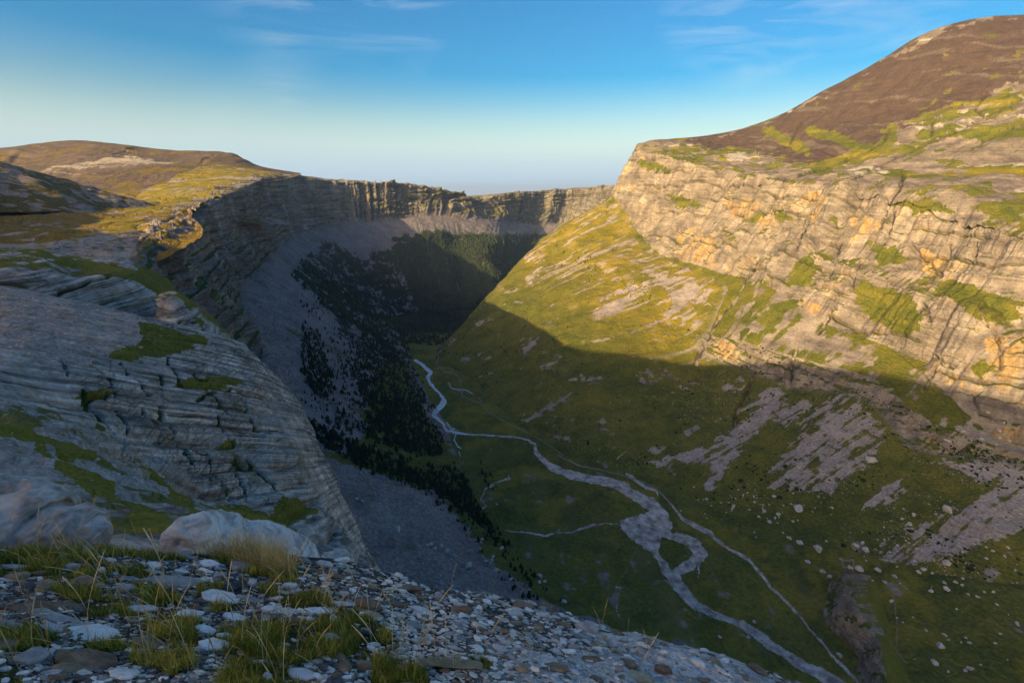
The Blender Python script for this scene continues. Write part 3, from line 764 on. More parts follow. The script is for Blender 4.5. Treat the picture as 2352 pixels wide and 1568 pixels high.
def m_bluff2(V, N, U, Vp, G, S, X, Y, Z, seed, sc, amp):
    Zb = Z + .6 * Y
    l1, w1 = ledgefun(Zb, X, Y, 6.5, seed); l2, w2 = ledgefun(Zb, X, Y, 2.1, seed + 3)
    # joints: steep cracks running down the face, traced direction from upper left to lower right
    jx = (X * .83 - Y * .25) / 9 + .35 * fbm(X / 16, Y / 16, Z / 16, 3, seed + 7)
    jr = np.abs(vnoise(jx * 1.0, Z / 60, Z * 0, seed + 9))
    joint = 1 - sstep(.0, .085, jr)
    jx2 = (X * .6 + Y * .5) / 6 + .3 * w2
    joint2 = (1 - sstep(0, .06, np.abs(vnoise(jx2, Z / 9, Z * 0, seed + 11)))) * .6
    face = sstep(.8, 1.6, G)
    a = 3.0 * fbm(X / 30, Y / 30, Z / 30, 4, seed) + face * (1.9 * l1 + .65 * l2) + .45 * fbm(X / 5, Y / 5, Z / 4, 4, seed + 1)
    jm = sstep(-.15, .25, fbm(X / 25, Y / 25, Z / 25, 3, seed + 13) + .1) 
    a -= face * (joint * 1.9 + joint2 * .8) * jm
    a *= sstep(0.02, .25, (S.max() - S) / 3 + .2)
    V = V + N * a[..., None]
    g1 = fbm(X / 14, Y / 14, Z / 14, 5, seed + 21); g2 = fbm(X / 3, Y / 3, Z / 3, 4, seed + 23)
    gp = polys_mask(U + 12 * g2 + 8 * g1, Vp + 7 * g1 + 5 * g2, [[(240,740),(330,738),(420,765),(480,790),(470,800),(380,815),(280,830),(245,810)],
         [(400,880),(450,862),(530,855),(556,870),(520,886),(430,892)],[(620,1190),(640,1150),(690,1150),(720,1180),(700,1200),(640,1210)],[(520,1010),(550,1005),(555,1020),(530,1028)],
         [(215,970),(235,985),(245,1005),(215,1000)],[(170,920),(270,905),(265,915),(190,925)],[(470,1165),(560,1170),(640,1190),(690,1220),(690,1260),(600,1240),(500,1200)]])
    crk = [[(.3418 * a, 632 + .3418 * b) for a, b in l] for l in (
        [(820,590),(890,690),(960,760),(1010,795)],[(945,580),(1000,640),(1060,720)],[(1040,590),(1085,650),(1140,730)],[(1130,560),(1180,640),(1245,720)],
        [(1275,590),(1320,680),(1400,700)],[(380,640),(470,760),(560,850),(700,960),(830,1110),(930,1180)],[(1075,890),(1180,1060),(1270,1200),(1390,1350),(1520,1520)],
        [(1455,930),(1520,1050),(1610,1130),(1640,1200)],[(950,900),(1010,990),(1090,1090),(1160,1140)],[(1395,750),(1500,880),(1570,960)],[(1640,1190),(1760,1330),(1880,1450)],
        [(1560,760),(1650,840),(1690,900)],[(1330,820),(1450,780),(1570,760)],[(780,900),(860,1000),(880,1050)],[(1250,1190),(1330,1290),(1380,1400)],[(1570,1240),(1600,1330),(1660,1440)],[(650,690),(720,720),(760,790)],
        [(1400,1180),(1440,1290),(1500,1390),(1580,1480)],[(1700,960),(1760,1030),(1830,1050)],[(560,860),(660,850),(780,810)])]
    cm = near_poly(U + 5 * g2 + 3 * g1, Vp + 4 * g2, crk, 4.6) * sstep(-.45, -.05, fbm(X / 4, Y / 4, Z / 4, 3, seed + 41))
    V = V - N * (cm * 1.3)[..., None]
    scr_ = polys_mask(U + 25 * g1, Vp + 20 * g1, [[(-300,640),(0,660),(220,700),(330,722),(300,780),(230,830),(140,860),(-300,840)]])
    grass = np.where(gp, .95, np.maximum(face * jm * np.maximum(joint, joint2) * .85, .5 * sstep(.45, .8, g1 + .5 * g2)))
    grass = np.maximum(grass, sstep(.2, .7, cm) * .9)
    grass = np.where(scr_, .45 * sstep(.0, .6, g2 + g1), grass)
    scree = np.where(scr_, .75 - .5 * sstep(.2, .6, g2), 0)
    dark = np.maximum(face * jm * joint * .45 * (1 - sstep(.2, .6, l1)), cm * .35)
    pale = sstep(.0, .6, l1 * .5 + g1 + .3 * fbm(Zb / 1.6, X / 40, Y / 40, 3, seed + 31)) * .4
    return V, dict(grass=grass, scree=scree, stain=0 * X, dark=dark, earth=scree * .3, pale=pale * (1 - scree), gold=gp * .12)

# farther bluff (L3)
top3 = [(-300,600,300),(-150,585,300),(0,576,310),(100,578,325),(180,590,345),(270,602,360),(330,618,372),(375,642,375),(392,668,360),(408,700,350)]
lip3 = [(-300,660,230),(-150,645,235),(0,640,240),(100,640,255),(190,652,275),(260,655,290),(310,665,305),(345,685,315),(368,705,318),(385,730,318)]
bas3 = [(-300,700,222),(-150,700,226),(0,700,230),(100,705,244),(190,722,262),(255,735,278),(300,750,290),(335,765,300),(360,790,305),(378,820,300)]
bot3 = [(-300,800,190),(-150,800,195),(0,800,200),(100,810,215),(190,830,230),(250,840,240),(300,850,255),(340,880,262),(370,910,265),(400,950,265)]
r_top, r_lip, r_bas, r_bot = rowp(top3), rowp(lip3), rowp(bas3), rowp(bot3)
r_back = [p + (W(10, 90, -60) if i < 3 else W(-12, 45, -75) if i < 5 else W(-22, 22, -95)) for i, p in enumerate(r_top)]
for r, dx, dy, dz in ((r_back, 20, 10, -160), (r_top, 16, 30, -110), (r_lip, 16, 22, -90), (r_bas, 16, 16, -80), (r_bot, 10, 10, -60)):
    r.append(r[-1] + W(3, 5, -14)); r.append(r[-1] + W(5, 8, dz))
def m_bluff3(V, N, U, Vp, G, S, X, Y, Z, seed, sc, amp):
    l1, w1 = ledgefun(Z, X, Y, 7, seed); l2, w2 = ledgefun(Z, X, Y, 2.6, seed + 3)
    face = sstep(1.7, 2.1, G)
    jx = (X * .9 + Y * .2) / 13 + .35 * fbm(X / 20, Y / 20, Z / 20, 3, seed + 7)
    joint = 1 - sstep(.0, .09, np.abs(vnoise(jx, Z / 90, Z * 0, seed + 9)))
    a = 4 * fbm(X / 40, Y / 40, Z / 40, 4, seed) + face * (2.2 * l1 + .8 * l2) + .9 * fbm(X / 8, Y / 8, Z / 6, 4, seed + 1) - face * joint * 3
    V = V + N * a[..., None]
    g1 = fbm(X / 22, Y / 22, Z / 16, 5, seed + 21); g2 = fbm(X / 5, Y / 5, Z / 5, 4, seed + 23)
    grass = np.where(face > .5, np.maximum(.8 * joint, .9 * sstep(.45, .7, g1 + .3 * g2)), .95 - .8 * sstep(.15, .55, g1 + .5 * g2))
    dark = face * joint * .6
    grass = grass * (1 - sstep(S.max() - 2.1, S.max() - 1.7, S))
    return V, dict(grass=grass, scree=0 * X, stain=face * .3 * sstep(.3, .7, g1), dark=dark, earth=0 * X, pale=.35 * sstep(0, .5, l1 + g2), gold=.25 * (1 - face))
bluff('bluff', [r_back, r_top, r_lip, r_bas, r_bot], 300, 460, [.3,1.2,1.2,.8], None, 400, 1, M_mid, m_bluff3, rt=.3)
# smaller block standing before it, towards the gorge
topb = [(360,672,300),(385,664,300),(410,668,302),(430,682,300),(450,712,295),(470,745,290),(500,790,282)]
midb = [(360,710,280),(385,705,278),(410,712,276),(430,730,276),(448,760,272),(465,790,270),(490,830,265)]
botb = [(360,800,255),(385,800,250),(410,805,248),(425,815,250),(440,830,250),(455,850,250),(480,880,250)]
ra, rb, rc = rowp(topb), rowp(midb), rowp(botb)
rk = [p + W(12, 40, -60) for p in ra]
for r in (rk, ra, rb, rc): r.append(r[-1] + W(2, 3, -10)); r.append(r[-1] + W(4, 6, -90))
bluff('bluff', [rk, ra, rb, rc], 200, 200, [.3, 1, 1.6], None, 430, 1, M_mid, lambda V,N,U,Vp,G,S,X,Y,Z,seed,sc,amp: m_bluff3(V,N,U,Vp,G+.35,S,X,Y,Z,seed,sc,amp), rt=.3)

# nearer, larger bluff (L2)
q1 = [(-420,650,150),(-200,650,150),(0,661,152),(150,690,160),(330,724,175),(450,766,190),(560,795,208),(618,850,200),(650,930,186),(692,1040,167),(728,1160,152),(790,1222,142),(850,1278,134)]
q2 = [(-420,740,115),(-200,745,112),(0,770,112),(150,795,117),(300,825,127),(425,848,142),(525,868,155),(575,920,155),(612,985,150),(655,1080,140),(695,1175,130),(752,1228,122),(820,1285,115)]
q3 = [(-420,850,80),(-200,860,78),(0,885,78),(150,930,84),(275,968,92),(375,1008,102),(455,1038,112),(512,1068,116),(552,1108,118),(596,1148,115),(640,1190,110),(700,1245,102),(770,1300,95)]
q4 = [(-420,985,52),(-200,990,50),(0,1000,50),(140,1045,54),(240,1095,60),(340,1140,68),(425,1175,77),(480,1192,82),(520,1200,86),(560,1212,86),(610,1240,84),(660,1290,80),(710,1360,76)]
q5 = [(-420,1200,38),(-200,1200,36),(0,1200,36),(140,1230,40),(240,1270,45),(340,1300,50),(425,1330,56),(480,1340,60),(520,1350,62),(560,1360,62),(610,1380,62),(660,1400,60),(710,1450,60)]
Q = [rowp(x) for x in (q1, q2, q3, q4, q5)]
Q = [[p + W(2, 26, -26) + (W(14, -6, -60) * max(0, (i - 5)) / 5) for i, p in enumerate(Q[0])]] + Q
for i, r in enumerate(Q): r.append(r[-1] + W(14, 12, -70))
bluff('bluff', Q, 560, 700, [.3,1.2,1.6,1.4,.6], None, 500, 1, M_bluff, m_bluff2, rt=.4)

# near slope on the left, between the foreground and the bluff (L1)
k0 = [(-420,1500,5.6),(-200,1500,5.6),(0,1500,5.8),(200,1500,6),(400,1510,6.4),(560,1520,7.),(690,1540,8.),(800,1560,9)]
k1 = [(-420,1260,8.5),(-200,1260,8.5),(0,1262,8.6),(200,1268,8.8),(400,1262,9.5),(560,1262,11),(690,1285,12),(790,1350,13)]
k2 = [(-420,1130,16),(-200,1130,16),(0,1140,16),(180,1160,17),(350,1180,18.5),(490,1180,21),(610,1200,22),(700,1260,23)]
k3 = [(-420,1050,27),(-200,1050,27),(0,1060,27),(160,1090,29),(300,1130,32),(430,1170,36),(540,1192,38),(640,1245,38)]
k4 = [(-420,960,44),(-200,960,44),(0,975,44),(140,1020,46),(250,1075,50),(360,1130,57),(460,1180,64),(560,1215,68)]
k5 = [(-420,900,70),(-200,900,70),(0,915,68),(130,960,68),(240,1030,70),(350,1100,76),(450,1165,82),(550,1215,85)]
K = [rowp(x) for x in (k0, k1, k2, k3, k4, k5)]
K.append([p + W(3, 12, -14) for p in K[-1]])
for r in K: r.append(r[-1] + W(7, 3, -26))
def m_slope1(V, N, U, Vp, G, S, X, Y, Z, seed, sc, amp):
    d = np.hypot(X, Y)
    aa = (-.55 * X + .83 * Y)                               # across the tilted beds
    w = fbm(X / 9, Y / 9, Z / 9, 3, seed)
    k = sstep(8, 16, d)
    beds = ridged((X * .55 + Y * .6) / 5.5 + w * .5, (X - Y) / 60, Z * 0, 3, seed + 1)
    a = .55 * fbm(X / 7, Y / 7, Z / 7, 4, seed + 2) * (.3 + d / 30) + k * .5 * (beds - .4) + .10 * fbm(X / .9, Y / .9, Z / .9, 4, seed + 5)
    a += .2 * fbm((X + Y) / 6, (X - Y) / 1.2, Z, 3, seed + 6) * k
    V = V + N * a[..., None]
    g1 = fbm(X / 6, Y / 6, Z / 6, 5, seed + 21); g2 = fbm(X / 1.3, Y / 1.3, Z / 1.3, 4, seed + 23)
    bands = [[(-100,940),(0,965),(100,995),(200,1050),(215,1070),(150,1060),(60,1020),(-100,980)],
             [(60,1020),(150,1070),(240,1120),(290,1180),(240,1175),(170,1140),(100,1080)],
             [(320,1075),(370,1110),(420,1160),(470,1190),(430,1185),(360,1140),(320,1100)],[(290,1170),(400,1200),(400,1240),(300,1220)],
             [(480,1168),(560,1185),(640,1200),(700,1235),(700,1275),(600,1262),(500,1200)],[(100,905),(230,910),(260,950),(150,940)]]
    gb = polys_mask(U + 14 * g1 + 8 * g2, Vp + 8 * g1 + 5 * g2, bands)
    grass = np.where(gb, .93, .62 * sstep(.05, .5, g1 + .6 * g2))
    scree = .55 * sstep(-.2, .3, g2 - g1)
    return V, dict(grass=grass, scree=scree * (1 - gb), stain=0 * X, dark=0 * X, earth=.15 + 0 * X, pale=.3 * sstep(.3, .8, beds), gold=.25 * gb + .1)
bluff('slope', K, 420, 520, [.5,1,1,1,.8,.3], None, 600, 1, M_near, m_slope1, rt=.5)
clock('bluffs')
# ================================================================== valley floor
def zfl(x, y):
    z = floor_z(x, y)
    z = z + 2.6 * fbm(x / 90, y / 90, x * 0, 3, 701) + .7 * fbm(x / 18, y / 18, x * 0, 3, 703)
    z = z + 9 * sstep(0, 1, 1 - np.hypot((x - 150) / 130, (y - 700) / 110))      # low swell in the meadow
    return z
ys = np.concatenate([np.geomspace(200, 1750, 620), np.linspace(1760, 4200, 120)])
xs = np.linspace(-1, 1, 520)
YY = ys[:, None] * np.ones((1, len(xs)))
XX = xs[None, :] * (620 + .25 * (YY - 200)) + 200 - .1 * YY
V = np.stack([XX, YY, zfl(XX, YY)], -1)
U, Vp, D = project(V)
g1 = fbm(XX / 60, YY / 60, XX * 0, 5, 711); g2 = fbm(XX / 12, YY / 12, XX * 0, 4, 713)
grass = .97 - .35 * sstep(.3, .8, g2 + .3 * g1)
earth = .6 + 0 * XX
grass = grass - .35 * sstep(.25, .7, fbm(XX / 25, YY / 70, XX * 0, 4, 717))
gold = .34 * sstep(-.15, .55, g1 + .35 * g2) * (1 - .8 * sstep(1, 0, np.hypot((XX - 60) / 170, (YY - 520) / 110)))
farw = sstep(1720, 1900, YY)
masks = dict(grass=grass, scree=.2 + 0 * XX, stain=0 * XX, dark=0 * XX, earth=earth, pale=0 * XX, gold=gold, wood=farw * .95)
grid_obj('valley_floor', V, M_far, masks)
FV = V
clock('floor')

# broken stones strewn over the near slopes at the left
def strew(n, polys, smin, smax, name, label, seed):
    r_ = np.random.default_rng(seed)
    C = np.concatenate(CLOUD[4:8]); u_, v_, d_ = project(C)
    ok = polys_mask(u_, v_, polys) & (d_ > 6) & (d_ < 240); C, d_ = C[ok], d_[ok]
    w_ = d_ ** 2; w_ = w_ / w_.sum()
    i = r_.choice(len(C), min(n, len(C)), replace=False, p=w_)
    return C[i], d_[i]
# combined height of floor and slopes on a plan grid
gx0, gy0, gs = -520.0, 200.0, 4.0
GNX, GNY = 400, 480
H = np.full((GNY, GNX), -1e9, np.float32)
for A in (RV[:330], LV[250:]):
    a = A.reshape(-1, 3)
    i = ((a[:, 0] - gx0) / gs).round().astype(int); j = ((a[:, 1] - gy0) / gs).round().astype(int)
    ok = (i >= 0) & (i < GNX) & (j >= 0) & (j < GNY) & (a[:, 2] > -700)
    np.maximum.at(H, (j[ok], i[ok]), a[ok, 2])
for _ in range(2):
    Pd = np.pad(H, 1, constant_values=-1e9)
    nb = np.stack([Pd[1+a:Pd.shape[0]-1+a, 1+b:Pd.shape[1]-1+b] for a in (-1,0,1) for b in (-1,0,1)])
    cnt = (nb > -1e8).sum(0); mean = np.where(nb > -1e8, nb, 0).sum(0) / np.maximum(cnt, 1)
    H = np.where((H < -1e8) & (cnt >= 3), mean, H)
def zsurf(x, y):
    x = np.asarray(x, float); y = np.asarray(y, float)
    fx = np.clip((x - gx0) / gs, 0, GNX - 1.01); fy = np.clip((y - gy0) / gs, 0, GNY - 1.01)
    i = fx.astype(int); j = fy.astype(int); a = fx - i; b = fy - j
    h = (H[j, i] * (1-a) + H[j, i+1] * a) * (1-b) + (H[j+1, i] * (1-a) + H[j+1, i+1] * a) * b
    h = np.where(h < -900, -1e9, h)
    return np.maximum(h, zfl(x, y))
def drop_px(u, v, lift=0.0, t0=280., t1=2600., n=700):
    """where the line of sight through (u,v) meets the ground of the valley"""
    u = np.atleast_1d(np.asarray(u, float)); v = np.atleast_1d(np.asarray(v, float))
    r = ray(u, v); ts = np.geomspace(t0, t1, n)
    p = r[:, None, :] * ts[None, :, None]
    below = p[..., 2] < zsurf(p[..., 0], p[..., 1]) + lift
    k = np.maximum(below.argmax(1), 1)
    pa = p[np.arange(len(u)), k - 1]; pb = p[np.arange(len(u)), k]
    da = pa[:, 2] - zsurf(pa[:, 0], pa[:, 1]) - lift; db = pb[:, 2] - zsurf(pb[:, 0], pb[:, 1]) - lift
    f = np.clip(da / (da - db + 1e-9), 0, 1)[:, None]
    return pa + (pb - pa) * f

def simple_mat(name, stops, scale, bump=.5, rough=.95, spec=.12, attr=None, stretch=(1,1,1), detail=6, bdist=None):
    m = bpy.data.materials.new(name); nt, b = nodes_of(m)
    pos = geo_pos(nt); n = noise(nt, mapped(nt, pos, stretch), scale, detail, .65)
    c = ramp(nt, n, stops)
    if attr:
        a = nt.nodes.new("ShaderNodeAttribute"); a.attribute_name = attr
        c = mixc(nt, 1.0, c, a.outputs['Color'], 'MULTIPLY')
    nt.links.new(c, b.inputs['Base Color'])
    b.inputs['Roughness'].default_value = rough; b.inputs['Specular IOR Level'].default_value = spec
    bp = nt.nodes.new("ShaderNodeBump"); bp.inputs['Strength'].default_value = bump; bp.inputs['Distance'].default_value = bdist or .3 / scale
    nt.links.new(n, bp.inputs['Height']); nt.links.new(bp.outputs[0], b.inputs['Normal'])
    return m
M_gravel = simple_mat('river gravel', [(.34,(.15,.135,.11)),(.45,(.30,.265,.225)),(.55,(.44,.395,.34)),(.66,(.60,.55,.48))], .085, .5, detail=12)
M_trail = simple_mat('trodden earth', [(.35,(.20,.165,.12)),(.65,(.32,.265,.20))], .4, .3)
M_water = simple_mat('white water', [(.40,(.16,.22,.26)),(.52,(.45,.52,.56)),(.60,(.75,.8,.82))], .30, .4, .25, .5)
M_rocky = simple_mat('brown outcrop', [(.35,(.09,.075,.055)),(.5,(.20,.165,.125)),(.65,(.33,.28,.22))], .22, .8)

def c2(p): return [(632 + .3418 * a, 746 + .3418 * b) for a, b in p]
def c4(p): return [(746 + .3418 * a, 1034 + .3418 * b) for a, b in p]
def c5(p): return [(1548 + .3418 * a, 1034 + .3418 * b) for a, b in p]
def c3(p): return [(.3418 * a, 1034 + .3418 * b) for a, b in p]

def sheet(name, mat, lines=(), polys=(), lift=.6, step=1.3, label=None, wob=3.0, seed=900, w=None, kind='structure', holes=0.0, widen=1.0):
    """a thin laid surface following the valley ground inside traced outlines"""
    allp = [np.array([(a, b) for a, b in l]) for l, _ in lines] + [np.array(p) for p in polys]
    q = np.concatenate([drop_px(a[:, 0], a[:, 1]) for a in allp])
    x0, y0 = q[:, 0].min() - 25, q[:, 1].min() - 25; x1, y1 = q[:, 0].max() + 25, q[:, 1].max() + 25
    nx, ny = int((x1 - x0) / step) + 2, int((y1 - y0) / step) + 2
    X, Y = np.meshgrid(x0 + np.arange(nx) * step, y0 + np.arange(ny) * step)
    Z = zsurf(X, Y) + lift
    A = np.stack([X, Y, Z], -1); U, Vq, D = project(A)
    nu = wob * fbm(X / 9, Y / 9, X * 0, 4, seed); nv = wob * fbm(X / 9, Y / 9, X * 0 + 7, 4, seed + 5)
    keep = np.zeros(X.shape, bool)
    for ln, wd in lines:
        a = np.array(ln); sel = (U > a[:, 0].min()-30) & (U < a[:, 0].max()+30) & (Vq > a[:, 1].min()-30) & (Vq < a[:, 1].max()+30)
        if not sel.any(): continue
        dd, fr = d_poly(U[sel] + nu[sel] * .6, Vq[sel] + nv[sel] * .6, a)
        wv = np.interp(fr * (len(wd) - 1), np.arange(len(wd)), wd) if len(wd) > 1 else wd[0]
        wv = wv * widen
        keep[sel] |= dd < wv * .5 * (1 + .35 * fbm(X[sel] / 20, Y[sel] / 20, X[sel] * 0, 3, seed + 9))
    if polys: keep |= polys_mask(U + nu * 1.4, Vq + nv * 1.2, polys)
    if holes: keep &= fbm(X / 14, Y / 14, X * 0, 4, seed + 11) > -holes
    kc = keep[:-1, :-1] & keep[1:, 1:]
    q = grid_faces(ny, nx, kc)
    if not len(q): return None
    used, inv = np.unique(q, return_inverse=True)
    o = mesh_np(name, A.reshape(-1, 3)[used], inv.reshape(q.shape), mat)
    tag(o, kind=kind)
    return o

bed1 = c2([(1130,680),(1160,713),(1230,727),(1330,737),(1470,744),(1600,750),(1700,772),(1745,802),(1752,850),(1785,895),(1835,935),(1920,985),(2050,1025),(2200,1050),(2352,1085)]) + c4([(1850,200),(1960,228),(2060,290),(2150,340),(2200,380)])
delta = c4([(1985,475),(2050,445),(2150,425),(2185,400),(2060,335),(1950,265),(1880,215),(1900,190),(2010,230),(2120,290),(2200,315),(2250,355),(2310,430),(2340,500),(2335,550),(2275,560),(2248,620),(2245,690),(2310,770),(2365,840),(2352,930),(2270,830),(2240,740),(2150,660),(2060,600),(1990,530)])
bed2 = c5([(0,860),(60,950),(150,1045),(280,1105),(440,1158),(540,1220),(640,1290),(760,1380),(900,1460),(1020,1530),(1130,1600),(1300,1700)])
side = c5([(-110,560),(0,572),(80,595),(150,645),(185,700),(120,765),(30,810),(-10,850)])
sheet('river_bed', M_gravel, [(bed1, [5,4,3,5,8,14,15,17,15,20]), (bed2, [24,18,14,15,22,24,26]), (side, [7,18,22,18,10]), (c5([(175,690),(170,760),(160,850)]), [8,3])], [delta], lift=.6, seed=900, widen=1.3)
sheet('stream', M_water, [(c2([(940,238),(985,262),(1012,290),(1048,322),(1025,352),(1040,392),(1075,432),(1108,462),(1128,492),(1138,512),(1120,542),(1088,572),(1065,602),(1100,634),(1130,662),(1136,690),(1160,712)]), [6,9,7,8,7,9,13,9,8,8]),
                          (c2([(1150,706),(1230,726),(1330,736),(1470,742)]), [5,4,3,2]), (c2([(1168,390),(1178,415),(1190,428),(1245,436)]), [4,3,2]),
                          (c2([(1255,432),(1290,440),(1325,462)]), [2.4]), (c2([(1212,738),(1204,775),(1225,815),(1250,828)]), [3]), (c2([(1232,850),(1246,882)]), [2.5])], lift=1.0, wob=1.2, seed=910, step=1.0)
sheet('stream', M_water, [(c2([(1470,744),(1600,752),(1700,774),(1742,802)]), [1.6]), (c2([(1740,850),(1775,895),(1830,940),(1920,990),(2050,1032),(2200,1062)]), [1.8,1.4]), (c5([(60,950),(150,1048),(280,1108),(440,1162),(540,1225),(640,1300),(760,1392),(900,1475)]), [2.2,2.6,2])], lift=1.1, wob=2.2, seed=912, step=.9)
sheet('gravel_spit', M_gravel, [(c2([(1150,650),(1180,690),(1230,716)]), [3,12,4]), (c2([(1110,470),(1135,500),(1100,545)]), [4,9,5])], lift=.7, seed=915)
sheet('path', M_trail, [(c2([(1085,190),(1100,215),(1083,260),(1130,312),(1200,325),(1230,350),(1250,385),(1243,430),(1265,482),(1330,505),(1400,540),(1440,590),(1500,625),(1600,680),(1700,725),(1800,780),(1900,850),(2000,920),(2080,955)]), [2.3]),
                        (c4([(1560,30),(1700,100),(1850,130),(1960,155),(2060,190),(2150,215),(2230,260),(2300,330),(2352,390)]), [3.5,2.5,2.5,4,5]),
                        (c4([(2105,640),(2040,780),(1950,920),(1925,1100)]), [1.5]), (c5([(370,570),(520,610),(720,650)]), [1.4]),
                        (c5([(1540,895),(1465,905),(1480,1000),(1500,1180),(1492,1340),(1600,1480)]), [2.4])], lift=.6, wob=.8, seed=920, step=1.0)
sheet('dry_channel', M_gravel, [(c5([(-20,360),(10,400),(60,460),(150,510),(240,552),(310,622),(350,650),(430,690),(500,732),(550,790),(600,850),(650,920),(720,980),(790,1050),(860,1130),(920,1210),(1000,1290),(1060,1380),(1130,1440),(1240,1560),(1300,1640)]), [6,8,12,10,7,9,9,7,7,7,9,8,7,7]),
                                (c4([(1200,538),(1300,545),(1400,558),(1480,575),(1560,553),(1660,548),(1720,525),(1810,500),(1890,490),(1975,497)]), [3,5,6,4,8,5,3]),
                                (c4([(1060,395),(1085,370),(1045,330),(1080,260),(1140,220),(1240,190),(1235,150)]), [4,2.5,5,3]),
                                (c4([(1960,915),(2040,935)]), [8,3]), (c4([(1985,930),(1968,1000),(1960,1080),(1985,1120)]), [5,4]),
                                (c4([(2030,160),(2150,240),(2230,275),(2240,310)]), [10,8,3]), (c4([(1980,180),(1960,60),(2030,0)]), [1.6])], lift=.6, seed=930)
clock('sheets')

# ------------------------------------------------------------------ rocky knoll standing in the meadow
kb = c5([(1150,812),(1100,845),(1040,900),(1010,1020),(995,1130),(1060,1225),(1150,1305),(1225,1400),(1215,1500),(1260,1610)])
kl = c5([(1160,816),(1130,850),(1095,910),(1080,1010),(1070,1110),(1130,1200),(1210,1275),(1290,1370),(1290,1480),(1330,1610)])
kc = c5([(1175,820),(1175,855),(1190,900),(1205,980),(1220,1060),(1265,1140),(1325,1215),(1375,1290),(1400,1420),(1440,1600)])
kr = c5([(1500,868),(1420,880),(1400,915),(1400,980),(1430,1060),(1450,1130),(1475,1195),(1490,1290),(1560,1440),(1640,1600)])
def at(pts, hs):
    return [drop_px(u, v, lift=h)[0] for (u, v), h in zip(pts, hs)]
hh = np.array([0, 8, 22, 27, 27, 25, 20, 20, 18, 15.])
rk = [at(kb, [-3]*10), at(kl, hh * .45), at(kc, hh), at([(lerp(a[0], b[0], .45), lerp(a[1], b[1], .45)) for a, b in zip(kc, kr)], hh * .55), at(kr, [-3]*10)]
V, gr, gc = loft(rk, 220, 300, rdens=[1.2,1.2,1,1], rt=.4)
N = grid_normals(V)
if N[110, 150, 2] < 0: N = -N
G = gr[:, None] * np.ones((1, 300)); X, Y, Z = V[..., 0], V[..., 1], V[..., 2]
face = 1 - sstep(1.9, 2.3, G)
seg = np.concatenate([[0], np.cumsum(np.linalg.norm(np.diff(V[110], axis=0), axis=1))])[None, :] * np.ones((220, 1))
rib = fbm(seg / 2.4, G * .5, X * 0, 3, 951); e_ = np.minimum(sstep(0, .5, G), 1 - sstep(3.4, 4, G))
ribz = (1 - face) * (1 - sstep(2.9, 3.3, G)) * (1 - sstep(6.2, 7, gc)[None, :])
a = e_ * (2.8 * fbm(X / 14, Y / 14, Z / 10, 5, 953) * (.4 + face) + 1.6 * face * ridged(X / 6, Y / 6, Z / 4, 4, 955) + ribz * 1.4 * rib)
V = V + N * a[..., None]
g1 = fbm(X / 12, Y / 12, Z / 12, 4, 957); g2 = fbm(X / 3, Y / 3, Z / 3, 4, 959)
grass = np.clip(np.where(face > .5, .75 * sstep(-.05, .4, g1 + .4 * g2), .95 - ribz * 1.0 * sstep(-.3, .2, rib + .3 * g2 + g1 * .4)), 0, 1)
M_knoll = terrain_mat('brown bedded outcrop', 1.6, rock=((.15,.115,.07),(.32,.25,.17),(.46,.37,.26)))
grid_obj('rocky_knoll', V, M_knoll, dict(grass=grass, scree=0*X, stain=.1+0*X, dark=.35*face*sstep(.3,.6,g2), earth=.3+0*X, pale=0*X, gold=.3*(1-face)), flip=True)  # dark flecks painted on the face for relief that diffuse light lacks

# ------------------------------------------------------------------ sheep pen of dry stone walls
def prism(name, pts, h, w, mat, parent=None):
    pts = [np.array(p) for p in pts]; a, b = pts; d = (b - a)[:2]; d = d / np.linalg.norm(d); n = np.array([-d[1], d[0]]) * w / 2
    k = 9; Vs = []
    for i in range(k):
        c = lerp(a, b, i / (k - 1)); hh_ = h * (1 + .25 * math.sin(i * 2.3 + a[0])); ww = 1 + .2 * math.sin(i * 1.7)
        for sx, z in ((-1, -1.0), (-.8, hh_), (.8, hh_), (1, -1.0)):
            Vs.append([c[0] + n[0] * sx * ww, c[1] + n[1] * sx * ww, c[2] + z])
    Fs = [[i*4+j, i*4+j+1, i*4+4+j+1, i*4+4+j] for i in range(k-1) for j in range(3)]
    Fs += [[0,1,2,3], [(k-1)*4+3,(k-1)*4+2,(k-1)*4+1,(k-1)*4]]
    return mesh_np(name, np.array(Vs), np.array(Fs), mat, smooth=False, parent=parent)
corners = [drop_px(*c5([q])[0])[0] for q in ((1130,742),(1204,742),(1206,785),(1136,790))]
M_wall = simple_mat('dry stone wall', [(.35,(.14,.13,.12)),(.65,(.34,.32,.29))], .9, .9)
pen = bpy.data.objects.new('sheep_pen', None); SC.collection.objects.link(pen)
tag(pen, "small walled sheep pen of dry stone in the meadow above the brown rocky knoll", "pen")
pen.location = corners[0]
for i in range(4):
    o = prism('wall', (corners[i] - corners[0], corners[(i+1) % 4] - corners[0]), 1.8, 1.7, M_wall, pen)
clock('knoll')

